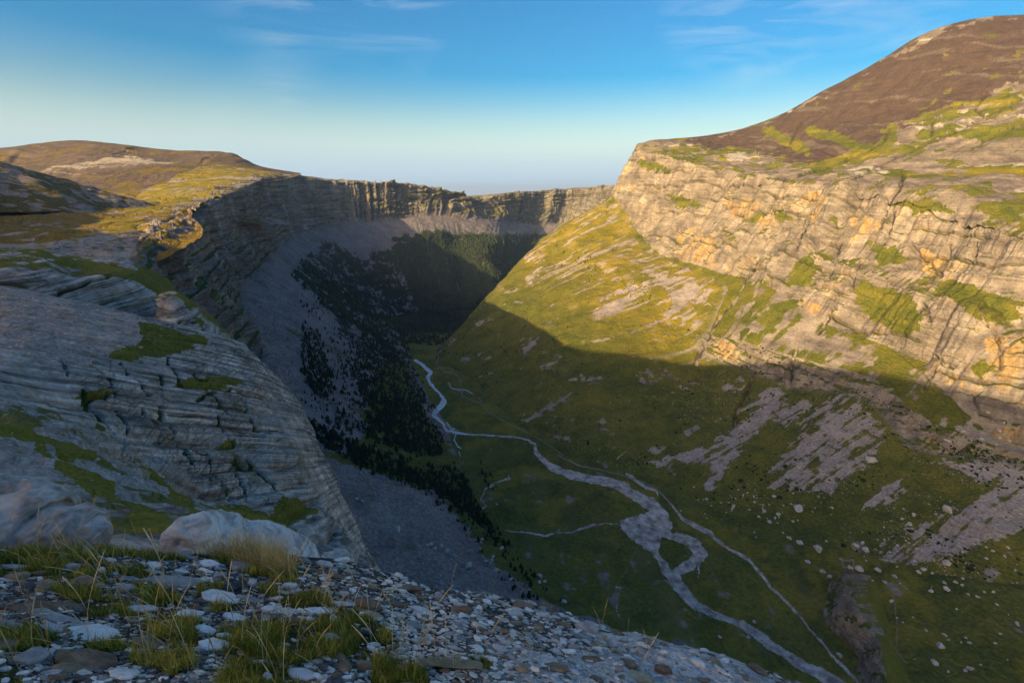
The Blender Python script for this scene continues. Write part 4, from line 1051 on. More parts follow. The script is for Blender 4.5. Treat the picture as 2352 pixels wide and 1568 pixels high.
# ------------------------------------------------------------------ boulders
def rock_mesh(seed, sx, sy, sz, sub=2, rough=.22, flat=0.0, cuts=7):
    """an angular boulder: a ball cut by random planes, then roughened"""
    import bmesh
    bm = bmesh.new(); bmesh.ops.create_icosphere(bm, subdivisions=sub, radius=1.0)
    v = np.array([q.co[:] for q in bm.verts]); f = np.array([[w.index for w in p.verts] for p in bm.faces]); bm.free()
    r_ = np.random.default_rng(seed)
    for _ in range(cuts):
        n = r_.normal(size=3); n /= np.linalg.norm(n); d = r_.uniform(.45, .8)
        k = v @ n - d; v = v - np.outer(np.maximum(k, 0), n) * .92
    v = v * (1 + rough * fbm(v[:, 0] * 1.6 + seed, v[:, 1] * 1.6, v[:, 2] * 1.6, 3, seed))[:, None]
    return v * np.array([sx, sy, sz]), f
M_bould = simple_mat('pale boulder', [(.35,(.30,.27,.24)),(.5,(.46,.425,.385)),(.65,(.58,.54,.50))], .35, .6)
bd = [(835,400,75,"large pale boulder high on the green slope among small stones"),(965,670,72,"largest rounded pale boulder standing alone in the meadow right of the channel"),
 (845,622,46,"mid-sized pale boulder just above and left of the largest meadow boulder"),(762,585,20,"small boulder left of a pair in the green meadow"),(778,592,32,"low boulder right of its small twin in the green meadow"),
 (1220,638,50,"left boulder of the cluster of three above the sheep pen"),(1267,625,34,"upper right boulder of the cluster above the sheep pen"),(1288,666,50,"lower right boulder of the cluster above the sheep pen"),
 (1237,797,66,"large brownish boulder touching the lower wall of the sheep pen"),(1185,792,44,"dark boulder at the lower corner inside the sheep pen"),(895,752,45,"grey boulder alone left of the sheep pen"),
 (1045,853,40,"pale boulder beside the upper tip of the rocky knoll"),(1000,815,40,"low dark boulder left of the rocky knoll tip"),(1325,76,78,"blocky pale boulder standing on the scree fan"),
 (1370,805,46,"boulder at the foot of the broad scree tongue right of the pen"),(1485,850,34,"boulder on grass just above the ribbed back of the knoll"),(1610,435,34,"small pale boulder on the slope above the broad scree tongue"),
 (1580,495,36,"double boulder below the small pale one above the scree tongue"),(1835,765,62,"flat pale boulder on grass below the scree tongue"),(1645,820,36,"left of two boulders below the scree tongue"),
 (1680,800,40,"right of two boulders below the scree tongue"),(1833,405,70,"flat boulder at the upper edge of the scree tongue"),(1725,945,34,None),(1830,932,50,None),(2040,985,30,None),(1415,885,30,None),(1460,1012,34,None),
 (2245,655,36,None),(2222,712,26,None),(2140,675,26,None),(1895,888,30,None),(1815,890,28,None),(1790,1315,54,None),(1750,1425,52,None),(1990,1467,50,None),(1955,1480,34,None),(1110,1380,42,"pale boulder beside the lower dry channel"),
 (465,1160,46,"dark boulder sitting in the river bed"),(540,1155,30,"boulder on the grassy bank beside the river bed"),(495,1255,36,None),(310,1255,36,None),(640,485,36,None),(570,445,26,None),(670,310,32,None),(390,395,20,None),(605,412,36,None),
 (1815,1240,30,None),(735,370,22,None),(800,478,22,None),(430,265,16,None),(700,430,30,None),(680,458,26,None),(1023,610,18,None),(1120,735,26,None),(1197,738,22,None),(1290,742,20,None),(2290,803,24,None),(2095,725,30,None),(1735,825,24,None),(1940,860,28,None),(2420,1400,60,None)]
bpx = [(c5([(a, b)])[0], w * .3418, l) for a, b, w, l in bd]
b4 = [(1445,848,44,"largest of three pale boulders on the lip of the left meadow"),(1478,880,28,"right of the three pale boulders on the meadow lip"),(1445,886,30,"lowest of the three pale boulders on the meadow lip"),
 (1250,866,38,"pale boulder on the grassy left slope below the last pines"),(1610,1020,46,"lone pale boulder just beyond the foreground rocks"),(1190,660,36,"flat white boulder by the dark rock step at the left meadow edge"),(485,532,62,"cluster-like pale boulder in the middle of the left scree"),
 (1055,600,30,"small boulder on the grass edge of the left scree"),(785,645,50,None),(820,680,36,"dark boulder on the lower left scree"),(965,782,64,"long slabby boulder at the lower edge of the left scree"),(1145,802,46,None),(1080,745,30,None),(1130,715,34,None),
 (715,635,40,None),(740,660,34,None),(880,710,30,None),(1125,740,36,None),(1375,940,30,None),(210,325,30,None),(250,345,30,None)]
bpx += [(c4([(a, b)])[0], w * .3418, l) for a, b, w, l in b4]
pts = drop_px([p[0][0] for p in bpx], [p[0][1] for p in bpx])
for _ in range(150):                                      # the small scattered stones big enough to see
    c_, s_, w_ = [((1690,1150),(45,22),5.5),((2150,1280),(110,60),6),((2230,1420),(90,70),6.5),((1830,1180),(60,30),5),((2290,1000),(50,25),8),((1040,1270),(80,40),6),((2060,1220),(60,50),5)][rng.integers(7)]
    bpx.append(((c_[0] + rng.normal() * s_[0], c_[1] + rng.normal() * s_[1]), w_ * rng.uniform(.6, 1.5), None))
pts = drop_px([p[0][0] for p in bpx], [p[0][1] for p in bpx])
bshapes = []
for k in range(10):
    v, f = rock_mesh(40 + k, 1, rng.uniform(.7, .95), rng.uniform(.55, .8), 3 if k < 5 else 2)
    bshapes.append(mesh_np('boulder', v, f, M_bould, smooth=False))
first = {id(o): True for o in bshapes}
for i, ((uv, w, lab), p) in enumerate(zip(bpx, pts)):
    src = bshapes[i % 10 if lab is None else i % 5]
    if first[id(src)]: o = src; first[id(src)] = False
    else: o = src.copy(); SC.collection.objects.link(o)
    d = project(p)[2]; r_ = w * d / F / 2
    o.location = p + np.array([0, 0, r_ * .25]); o.scale = (r_,) * 3; o.rotation_euler = (rng.uniform(-.3, .3), rng.uniform(-.3, .3), rng.uniform(0, 6.28))
    side_ = ("the left scree slope" if uv[0] < 1500 else "the green slope left of the largest scree fan" if uv[0] < 1760 else "the grass below the largest scree fan" if uv[0] < 1960 and uv[1] < 1260
             else "the meadow left of the rocky knoll" if uv[0] < 1930 else "the slope around the broad scree tongue" if uv[1] < 1330 and uv[0] < 2200 else "the green slope at the far right" if uv[1] < 1330 else "the lower right slope beyond the knoll")
    if lab: tag(o, lab, "boulder", "boulders fallen on the valley slopes")
    else: tag(o, "small pale boulder lying among others on " + side_, "boulder", "small boulders scattered over " + side_)
for o in bshapes:
    if first[id(o)]: bpy.data.objects.remove(o)
clock('boulders')

# ------------------------------------------------------------------ pines
def pine(seed, tiers=5, seg=7):
    r_ = np.random.default_rng(seed); v = []; f = []; mi = []
    for k in range(2):                                    # trunk, tapered
        for j in range(5):
            a = j * 2 * math.pi / 5; rr_ = .035 * (1 - .7 * k)
            v.append((math.cos(a) * rr_, math.sin(a) * rr_, -.06 + k * .95))
    for j in range(5): f.append((j, (j + 1) % 5, 5 + (j + 1) % 5)); f.append((j, 5 + (j + 1) % 5, 5 + j)); mi += [1, 1]
    for t in range(tiers):
        z0 = .10 + .80 * t / tiers; h = .30 * (1 - .35 * t / tiers); R0 = (.27 * (1 - t / tiers) ** .8 + .035) * r_.uniform(.85, 1.15)
        b = len(v); v.append((r_.normal() * .01, r_.normal() * .01, z0 + h))
        for j in range(seg * 2):
            a = j * math.pi / seg + t; rr_ = R0 * (r_.uniform(.85, 1.2) if j % 2 else r_.uniform(.45, .7))
            v.append((math.cos(a) * rr_, math.sin(a) * rr_, z0 + r_.uniform(-.03, .03) - (.03 if j % 2 else 0)))
        for j in range(seg * 2): f.append((b, b + 1 + j, b + 1 + (j + 1) % (seg * 2))); mi.append(0)
    return np.array(v), np.array(f), np.array(mi)
M_pine = simple_mat('pine needles', [(.35,(.010,.018,.008)),(.65,(.030,.045,.016))], .6, .2)
M_bark = simple_mat('pine bark', [(.35,(.05,.035,.025)),(.65,(.10,.075,.055))], 1.5, .2)
pines = []
for k in range(6):
    v, f, mi = pine(60 + k, 5 if k < 4 else 4)
    o = mesh_np('pine_tree', v, f, M_pine, smooth=False); o.data.materials.append(M_bark)
    o.data.polygons.foreach_set('material_index', mi.astype(np.int32)); pines.append(o)
lv = LV.reshape(-1, 3); lu, lvv, ld = project(lv); lg = (gr, None); LGf = LG.reshape(-1)
rv = RV.reshape(-1, 3); ru, rvv, rd = project(rv)
FP = [([(837,780),(905,780),(933,825),(974,900),(987,927),(974,951),(1025,999),(1022,1043),(974,1047),(912,1036),(851,1006),(844,965),(871,951),(823,910),(803,831)], 1.6),
      ([(659,948),(735,978),(786,1002),(905,1054),(974,1074),(1059,1081),(1073,1108),(1104,1170),(1145,1207),(1172,1259),(1138,1242),(1076,1180),(1008,1132),(922,1108),(871,1088),(820,1067),(752,1030),(666,978)], 1.2),
      ([(693,746),(728,756),(769,893),(762,924),(717,900),(693,831)], 1.4),
      ([(1040,1060),(1110,1060),(1140,1090),(1120,1140),(1160,1200),(1110,1180),(1060,1110)], .35),
      ([(1120,1200),(1180,1262),(1240,1320),(1300,1390),(1180,1370),(1130,1290),(1040,1200),(960,1110),(1060,1130)], .12),
      ([(760,760),(860,760),(960,850),(1000,960),(870,960),(800,930),(770,850)], .45),
      ([(690,700),(760,690),(900,760),(960,830),(800,800),(740,740)], .45), ([(740,930),(820,960),(870,1010),(760,980)], .35),
      ([(660,600),(800,560),(900,700),(960,830),(1000,900),(960,1060),(860,1090),(700,980),(700,760)], .13), ([(870,1040),(1100,1110),(1150,1220),(1060,1200),(960,1130)], .16)]
tree_pos = []
for poly, dens in FP:
    p = np.array(poly); area = abs(np.sum(p[:, 0] * np.roll(p[:, 1], 1) - p[:, 1] * np.roll(p[:, 0], 1))) / 2
    n = int(area * dens * .058)
    c_ = np.stack([rng.uniform(p[:, 0].min(), p[:, 0].max(), n * 8), rng.uniform(p[:, 1].min(), p[:, 1].max(), n * 8)], -1)
    jit = 13 * fbm(c_[:, 0] / 12, c_[:, 1] / 12, c_[:, 0] * 0, 3, 77) + rng.normal(size=len(c_)) * 5
    c_ = c_[in_poly(c_[:, 0] + jit, c_[:, 1] + jit, poly)][:n]
    cl = fbm(c_[:, 0] / 9, c_[:, 1] / 7, c_[:, 0] * 0, 3, 79); c_ = c_[cl > (-.5 if dens > .5 else -.1)]
    # nearest left-side point in the picture (scree rows only, the closest surface)
    sel = (LGf > 5.05) & (lu > p[:, 0].min() - 8) & (lu < p[:, 0].max() + 8) & (lvv > p[:, 1].min() - 8) & (lvv < p[:, 1].max() + 8)
    A = lv[sel]; au = lu[sel]; av = lvv[sel]; ad = ld[sel]
    key = (au // 3).astype(int) * 4000 + (av // 3).astype(int); order = np.argsort(key + ad / 1e5); ks = key[order]
    for uu, vv in c_:
        kk = int(uu // 3) * 4000 + int(vv // 3); j = np.searchsorted(ks, kk)
        if j < len(ks) and ks[j] == kk: tree_pos.append(A[order[j]])
        else:
            q = drop_px(uu, vv, n=260)[0]
            tree_pos.append(q)
nl = len(tree_pos)
def scatter_R(polys, n, smin):
    m = polys_mask(ru, rvv, polys) & (rv[:, 2] > -560)
    idx = np.flatnonzero(m)
    w_ = (fbm(rv[idx, 0] / 40, rv[idx, 1] / 40, rv[idx, 2] / 40, 3, 83) > smin)
    idx = idx[w_]
    return [rv[i] for i in rng.choice(idx, min(n, len(idx)), replace=False)]
tree_pos += scatter_R([[(1240,560),(1400,450),(1450,520),(1400,600),(1330,640),(1260,640)]], 170, .0)
tree_pos += scatter_R([[(1120,700),(1240,560),(1400,600),(1480,640),(1400,760),(1250,770)]], 110, -.1)
tree_pos += scatter_R([[(1440,655),(1480,650),(1505,690),(1490,715),(1445,700)]], 32, -1)
tree_pos += scatter_R([[(1010,800),(1100,740),(1200,800),(1150,900),(1060,880),(1000,830)]], 130, .05)
tree_pos += scatter_R([[(1080,850),(1300,820),(1250,920),(1130,900)]], 60, .1)
tree_pos += scatter_R([[(1400,800),(1700,860),(2000,1000),(2300,1250),(2000,1250),(1600,1120),(1300,1000)]], 70, -.6)
tree_pos = np.array(tree_pos)
hts = np.clip(rng.lognormal(math.log(6.4), .38, len(tree_pos)), 3.2, 12)
hts[nl:] *= .72
hts[-130:] *= .55
du, dvv, dd = project(tree_pos)
vis = (hts / dd)
order = np.argsort(-vis)
big = order[:296]; rest = order[296:]
used_first = set()
for n_, i in enumerate(big):
    k = int(rng.integers(6)); src = pines[k]
    if k not in used_first: o = src; used_first.add(k)
    else: o = src.copy(); SC.collection.objects.link(o)
    h = hts[i]; o.location = tree_pos[i]; o.scale = (h * rng.uniform(.9, 1.25),) * 2 + (h,); o.rotation_euler = (0, 0, rng.uniform(0, 6.28))
    uu_, vv_ = du[i], dvv[i]
    if uu_ > 1260: w_ = "on the open right-hand grassy slope"
    elif vv_ > 1240: w_ = "at the lip of the left meadow, below the scree's lower end"
    elif vv_ > 1150: w_ = "in the narrow belt between the left scree and the meadow"
    elif uu_ > 1050: w_ = "scattered on grass where the forest thins towards the meadow"
    elif vv_ > 1040: w_ = "on the lower front edge of the left forest"
    elif uu_ < 770 and vv_ > 940: w_ = "in the belt under the left cliff, above the scree"
    elif uu_ < 775: w_ = "in the narrow upper strip between two grey screes"
    elif vv_ > 950: w_ = "in the middle of the left forest"
    else: w_ = "in the dense forest beside the river"
    sz_ = "tall dark pine" if h > 8 else "small dark pine" if h < 5.5 else "dark pine"
    tag(o, sz_ + " " + w_, "tree", "pines " + w_)
for k in range(6):
    if k not in used_first: bpy.data.objects.remove(pines[k])
def batch(name, shapes, pos, scl, rot, mat, tint=None, tilt=None, smooth=False, kind='stuff'):
    Vs = []; Fs = []; Ts = []; off = 0; k = rng.integers(len(shapes), size=len(pos))
    for s_ in range(len(shapes)):
        v, f = shapes[s_][:2]; m = np.flatnonzero(k == s_)
        if not len(m): continue
        c, s = np.cos(rot[m]), np.sin(rot[m]); P_ = v[None] * scl[m][:, None, :]
        x = P_[..., 0] * c[:, None] - P_[..., 1] * s[:, None]; y = P_[..., 0] * s[:, None] + P_[..., 1] * c[:, None]; z = P_[..., 2]
        if tilt is not None: z = z + x * tilt[m][:, 0:1] + y * tilt[m][:, 1:2]
        Q_ = np.stack([x, y, z], -1) + pos[m][:, None, :]
        Vs.append(Q_.reshape(-1, 3)); Fs.append((f[None] + (off + np.arange(len(m)) * len(v))[:, None, None]).reshape(-1, f.shape[1]))
        if tint is not None: Ts.append(np.repeat(tint[m], len(v), 0))
        off += len(m) * len(v)
    o = mesh_np(name, np.concatenate(Vs), np.concatenate(Fs), mat, {'tint': np.concatenate(Ts)} if tint is not None else None, smooth)
    return tag(o, kind=kind)
psh = [pine(80 + k, 4, 4)[:2] for k in range(4)]
h = hts[rest]
o = batch('pine_forest', psh, tree_pos[rest], np.stack([h * 1.1, h * 1.1, h], -1), rng.uniform(0, 6.28, len(rest)), M_pine)
tag(o, "dark mass of pines along the foot of the left valley slope", "forest", kind='stuff')
# low shrubs and loose stones over the right-hand slopes
def on_right(n, polys, seed, wgt=True):
    r_ = np.random.default_rng(seed); m = polys_mask(ru, rvv, polys) & (rd < 2300) & (rv[:, 2] > -560); i = np.flatnonzero(m)
    q_ = fbm(rv[i, 0] / 45, rv[i, 1] / 45, rv[i, 2] / 45, 3, seed) + .5 * fbm(rv[i, 0] / 12, rv[i, 1] / 12, rv[i, 2] / 12, 2, seed + 1)
    w_ = rd[i] ** -1.0 * sstep(-.1, .9, q_); return rv[r_.choice(i, n, replace=False, p=w_ / w_.sum())]
RS = [[(1000,800),(1230,560),(1480,560),(1700,700),(2000,900),(2352,1060),(2352,1600),(1900,1300),(1500,1130),(1150,960)]]
q = on_right(1500, RS, 87); h = rng.lognormal(math.log(1.5), .4, len(q))
bsh = [rock_mesh(140 + k, 1, 1, .75, 1, .5, cuts=2) for k in range(4)]
o = batch('shrubs', bsh, q, np.stack([h, h, h], -1), rng.uniform(0, 6.28, len(q)), M_pine); tag(o, "low dark shrubs dotting the right-hand grassy slope", "shrubs", kind='stuff')
q = on_right(5200, RS, 89); h = rng.lognormal(math.log(.75), .5, len(q)).clip(.3, 3)
M_loose = simple_mat('loose stones', [(.35,(.24,.21,.185)),(.65,(.44,.40,.36))], .3, .4)
bst = [rock_mesh(160 + k, 1, .8, .6, 1, .3, cuts=5) for k in range(5)]
o = batch('loose_stones', bst, q, np.stack([h, h, h], -1), rng.uniform(0, 6.28, len(q)), M_loose); tag(o, "small pale stones strewn over the right-hand grassy slope", "stones", kind='stuff')
# far forest below the cliffs at the valley's bend
wf = LWD.reshape(-1); idx = np.flatnonzero((wf > .55) & (ld > 1500))
idx = rng.choice(idx, min(9000, len(idx)), replace=False)
h = rng.uniform(9, 17, len(idx))
fvv = FV.reshape(-1, 3); fi = np.flatnonzero((fvv[:, 1] > 1640) & (fvv[:, 1] < 3200) & (np.abs(fvv[:, 0]) < 900)); fi = rng.choice(fi, min(5000, len(fi)), replace=False)
fpos = np.concatenate([lv[idx], fvv[fi] + np.stack([rng.uniform(-3, 3, len(fi)), rng.uniform(-9, 9, len(fi)), 0 * fi], -1)]); h = rng.uniform(8, 17, len(fpos))
cone = (np.array([(0,0,1.)] + [(math.cos(a)*.3, math.sin(a)*.3, 0) for a in np.arange(5)*1.2566]), np.array([(0,1+j,1+(j+1)%5) for j in range(5)]))
M_wood = simple_mat('far forest', [(.35,(.020,.034,.014)),(.65,(.045,.068,.024))], .03, .1)
o = batch('forest', [cone], fpos, np.stack([h * 1.2, h * 1.2, h], -1), rng.uniform(0, 6.28, len(fpos)), M_wood)
tag(o, "dense dark forest under the far cliffs at the bend of the valley", "forest", kind='stuff')
clock('trees %d' % len(tree_pos))

# ================================================================== plain far beyond, and the air
M_plain = simple_mat('hazy plain', [(.35,(.16,.15,.11)),(.65,(.28,.25,.19))], .0004, 0)
a_ = np.linspace(0, 2 * np.pi, 97)[:-1]
vv = np.concatenate([[[0, 0, -1000.]], np.stack([np.cos(a_) * 110000, np.sin(a_) * 110000, a_ * 0 - 1000], -1)])
tag(mesh_np('ground', vv, np.array([(0, 1 + i, 1 + (i + 1) % 96) for i in range(96)]), M_plain), kind='structure')
HAZE = 2.4e-5
if HAZE:
    bx = np.array([(x, y, z) for z in (-1001, 700) for y in (-112000, 112000) for x in (-112000, 112000)], float)
    bf = np.array([(0,2,3,1),(4,5,7,6),(0,1,5,4),(2,6,7,3),(0,4,6,2),(1,3,7,5)])
    mh = bpy.data.materials.new('air'); mh.use_nodes = True; nt = mh.node_tree; nt.nodes.clear()
    ou = nt.nodes.new("ShaderNodeOutputMaterial"); pv = nt.nodes.new("ShaderNodeVolumePrincipled")
    pv.inputs['Color'].default_value = (.38, .62, 1.0, 1); pv.inputs['Density'].default_value = HAZE; pv.inputs['Anisotropy'].default_value = 0.0
    nt.links.new(pv.outputs[0], ou.inputs['Volume'])
    tag(mesh_np('haze', bx, bf, mh, smooth=False), kind='stuff')
#PART3
# ================================================================== foreground ledge
CR = [(-420,1222),(-200,1228),(0,1236),(200,1238),(420,1236),(600,1238),(700,1262),(870,1300),(1000,1332),(1180,1354),(1400,1422),(1700,1503),(1900,1572),(2100,1650),(2352,1760)]
FA, FB, FZ = .5, .25, 1.62
def onplane(u, v):
    r = ray(u, v); t = FZ / (-r[..., 2] - FA * r[..., 1] - FB * r[..., 0]); return r * t[..., None]
crw = onplane(np.array([c[0] for c in CR], float), np.array([c[1] for c in CR], float))
def fg_base(x, y):
    z = -FZ - FA * y - FB * x
    yc = np.interp(x, crw[:, 0], crw[:, 1]) + .12 + .10 * fbm(x * 1.1, x * 0, x * 0, 3, 811)
    s = (y - yc) / .22
    return z - (.22 * np.logaddexp(0, s)) * 1.25 + .02
def fg_z(x, y):
    z = fg_base(x, y)
    z = z + .085 * fbm(x / 1.1, y / 1.1, x * 0, 3, 801) + .028 * fbm(x / .28, y / .28, x * 0, 3, 803)
    # bedded pale rock showing through at the right: low steps
    q = (y * .9 + x * .35) / .42 + .5 * fbm(x / .8, y / .8, x * 0, 3, 805)
    z = z + .030 * ((q - np.floor(q)) ** 3 - .4) * sstep(-.2, .6, x)
    return z
def fg_hit(u, v, n=70):
    u = np.atleast_1d(np.asarray(u, float)); v = np.atleast_1d(np.asarray(v, float))
    r = ray(u, v); t = onplane(u, v)[:, 2] / r[:, 2]
    t = np.where((t > 0) & (t < 12), t, 6.0)
    lo = t * .55; hi = t * 1.6
    done = np.zeros(len(u), bool); tt = lo.copy(); prev = None; dp = np.full(len(u), .1)
    for k in range(n):                                   # march, only the rays still above the ground
        i = np.flatnonzero(~done)
        if not len(i): break
        q = r[i] * tt[i, None]; dz = q[:, 2] - fg_z(q[:, 0], q[:, 1])
        h = dz < 0.004; done[i[h]] = True
        j = i[~h]; tt[j] += np.clip(dz[~h] * 1.1, .012, .12)
        over = tt[j] > hi[j]; tt[j[over]] = np.nan; done[j[over]] = True
    ok = np.isfinite(tt); tt = np.where(ok, tt, 1)
    return r * tt[:, None], ok
nx, ny = 760, 560
X, Y = np.meshgrid(np.linspace(-6.5, 6.0, nx), np.linspace(-1.5, 6.6, ny))
Z = fg_z(X, Y)
V = np.stack([X, Y, Z], -1); U, Vp, D = project(V)
e1 = fbm(X / .5, Y / .5, X * 0, 4, 821); e2 = fbm(X / .12, Y / .12, X * 0, 4, 823)
GP = [c3(p) for p in [
 [(-900,470),(170,480),(200,620),(-900,660)],[(570,570),(800,560),(1200,600),(1230,720),(900,700),(560,690)],[(780,490),(1070,490),(1200,600),(800,610)],
 [(1200,590),(1750,640),(2040,800),(1900,880),(1690,850),(1500,760),(1300,700)],[(-900,660),(480,640),(720,760),(700,880),(330,880),(120,790),(-900,840)],[(720,760),(960,760),(1010,840),(800,860)],
 [(890,900),(1180,920),(1200,1030),(920,1030)],[(1330,890),(1560,910),(1540,960),(1330,990)],[(1780,940),(2160,930),(2190,1030),(1860,1040)],[(430,960),(820,980),(880,1100),(560,1110)],
 [(1010,1030),(1200,1050),(1190,1110),(1020,1100)],[(920,1090),(1330,1130),(1290,1290),(1000,1260)],[(1430,1010),(1610,1040),(1590,1110),(1400,1090)],[(510,1220),(760,1250),(800,1330),(560,1330)],
 [(760,1290),(1200,1290),(1300,1440),(1100,1500),(820,1400)],[(1350,1230),(1700,1180),(2352,1150),(2352,1400),(2100,1440),(1500,1420)],[(-900,1120),(330,1180),(340,1330),(150,1330),(-900,1300)],[(-900,1430),(90,1440),(110,1600),(-900,1700)],
 [(1500,1430),(2000,1480),(2000,1600),(1400,1600)]]] + [c4(p) for p in [
 [(-20,1040),(200,1050),(420,1200),(430,1300),(300,1290),(-20,1220)],[(-20,1240),(280,1260),(330,1420),(-20,1450)],[(350,1420),(640,1430),(680,1600),(330,1600)],[(720,1400),(900,1400),(890,1490),(740,1480)],
 [(950,1390),(1110,1400),(1120,1470),(980,1450)]]]
def grassmask(U, V_, x, y):
    w1 = fbm(x / .35, y / .35, x * 0, 3, 831); w2 = fbm(x / .09, y / .09, x * 0, 2, 833)
    return polys_mask(U + 26 * w1 + 9 * w2, V_ + 13 * w1 + 6 * w2, GP)
def bedrock(x, y):
    return sstep(-.05, .22, fbm(x / .75, y / .42, x * 0, 3, 851)) * sstep(-.35, .35, x + .2 * y - .35)
gm = grassmask(U, Vp, X, Y)
pale = np.maximum(bedrock(X, Y), .35 * sstep(-.1, .7, X + .35 * e1) * (sstep(-.2, .25, e1 * .8 + .3 * e2)))
M_fg = terrain_mat('shaly ledge', .035, rock=((.05,.045,.042),(.12,.11,.10),(.21,.19,.17)), grass=((.04,.045,.012),(.08,.08,.02),(.13,.11,.035)),
                   scree=((.46,.43,.39),(.72,.68,.63)), bump=1.6, bands=.5, earth=((.035,.028,.022),(.07,.055,.04)))
grid_obj('ledge', V, M_fg, dict(grass=gm * .85, scree=pale * (1 - gm), stain=0*X, dark=.3*sstep(.2,.6,-e2), earth=(1-pale)*.5, pale=0*X, gold=.3*sstep(0,.5,e1)))
clock('ledge')

# ------------------------------------------------------------------ stones of the ledge
def slab_shape(seed, thick=.22, n=9, sub=0):
    """flat, broken-edged stone: irregular outline, domed split top, bevelled rim, uneven edge"""
    r_ = np.random.default_rng(seed); a = np.sort(np.linspace(0, 2*np.pi, n, endpoint=False) + r_.uniform(-.22, .22, n))
    rad = r_.uniform(.78, 1.06, n); rad[r_.integers(n)] *= .8
    ol = np.stack([np.cos(a) * rad, np.sin(a) * rad], -1)
    rings = [(.45, thick * r_.uniform(.95, 1.15)), (.86, thick * .92), (1.0, thick * .62), (.97, -thick * .25), (.80, -thick * .6)]
    tx, ty = r_.uniform(-.12, .12, 2); v = [(0, 0, thick * 1.05)]
    for k, (s, z) in enumerate(rings):
        for j in range(n):
            q = ol[j] * s * (1 + r_.uniform(-.05, .05))
            v.append((q[0], q[1], z + q[0] * tx * .5 + q[1] * ty * .5 + r_.uniform(-.1, .1) * thick))
    f = [(0, 1 + j, 1 + (j + 1) % n) for j in range(n)]
    for k in range(len(rings) - 1):
        b = 1 + k * n
        for j in range(n):
            j2 = (j + 1) % n
            f += [(b + j, b + n + j, b + n + j2), (b + j, b + n + j2, b + j2)]
    return np.array(v), np.array(f)
def stone_mat(name, c0, c1, c2_, sc=9.0):
    m = bpy.data.materials.new(name); nt, b = nodes_of(m)
    t = nt.nodes.new("ShaderNodeTexCoord"); oi = nt.nodes.new("ShaderNodeObjectInfo")
    pos = geo_pos(nt)
    n = noise(nt, mapped(nt, pos, (1, 1, 2.6)), sc, 7, .68, .3); n2_ = noise(nt, pos, sc * 7, 4, .7)
    k = math_(nt, 'ADD', math_(nt, 'MULTIPLY', n, .7), math_(nt, 'MULTIPLY', n2_, .3))
    c = ramp(nt, k, [(.36, c0), (.5, c1), (.62, c2_)])
    mr = nt.nodes.new("ShaderNodeMapRange"); mr.inputs[3].default_value = .72; mr.inputs[4].default_value = 1.22
    nt.links.new(oi.outputs['Random'], mr.inputs[0]); cc = nt.nodes.new("ShaderNodeCombineColor")
    for i in range(3): nt.links.new(mr.outputs[0], cc.inputs[i])
    c = mixc(nt, 1.0, c, cc.outputs[0], 'MULTIPLY')
    lich = nt.nodes.new("ShaderNodeMapRange"); lich.inputs[1].default_value = .63; lich.inputs[2].default_value = .70
    nt.links.new(noise(nt, pos, sc * 2.6, 4, .6), lich.inputs[0])
    c = mixc(nt, math_(nt, 'MULTIPLY', lich.outputs[0], .5), c, (.42, .40, .34))
    nt.links.new(c, b.inputs['Base Color']); b.inputs['Roughness'].default_value = .85
    bp = nt.nodes.new("ShaderNodeBump"); bp.inputs['Strength'].default_value = .7; bp.inputs['Distance'].default_value = .012
    nt.links.new(k, bp.inputs['Height']); nt.links.new(bp.outputs[0], b.inputs['Normal']); return m
MW = stone_mat('pale shale', (.48,.44,.395), (.68,.64,.59), (.78,.745,.70))
MG = stone_mat('grey shale', (.20,.19,.18), (.33,.315,.295), (.46,.44,.41))
MB = stone_mat('brown sandstone', (.13,.085,.055), (.235,.155,.10), (.36,.26,.18))
MT = stone_mat('tan sandstone', (.24,.175,.10), (.38,.285,.18), (.50,.40,.27))
MD_ = stone_mat('dark slate', (.035,.036,.042), (.075,.077,.085), (.14,.14,.145))
MATS = dict(w=MW, g=MG, b=MB, t=MT, d=MD_)
CN = dict(w='pale', g='grey', b='brown', t='tan', d='dark slate')
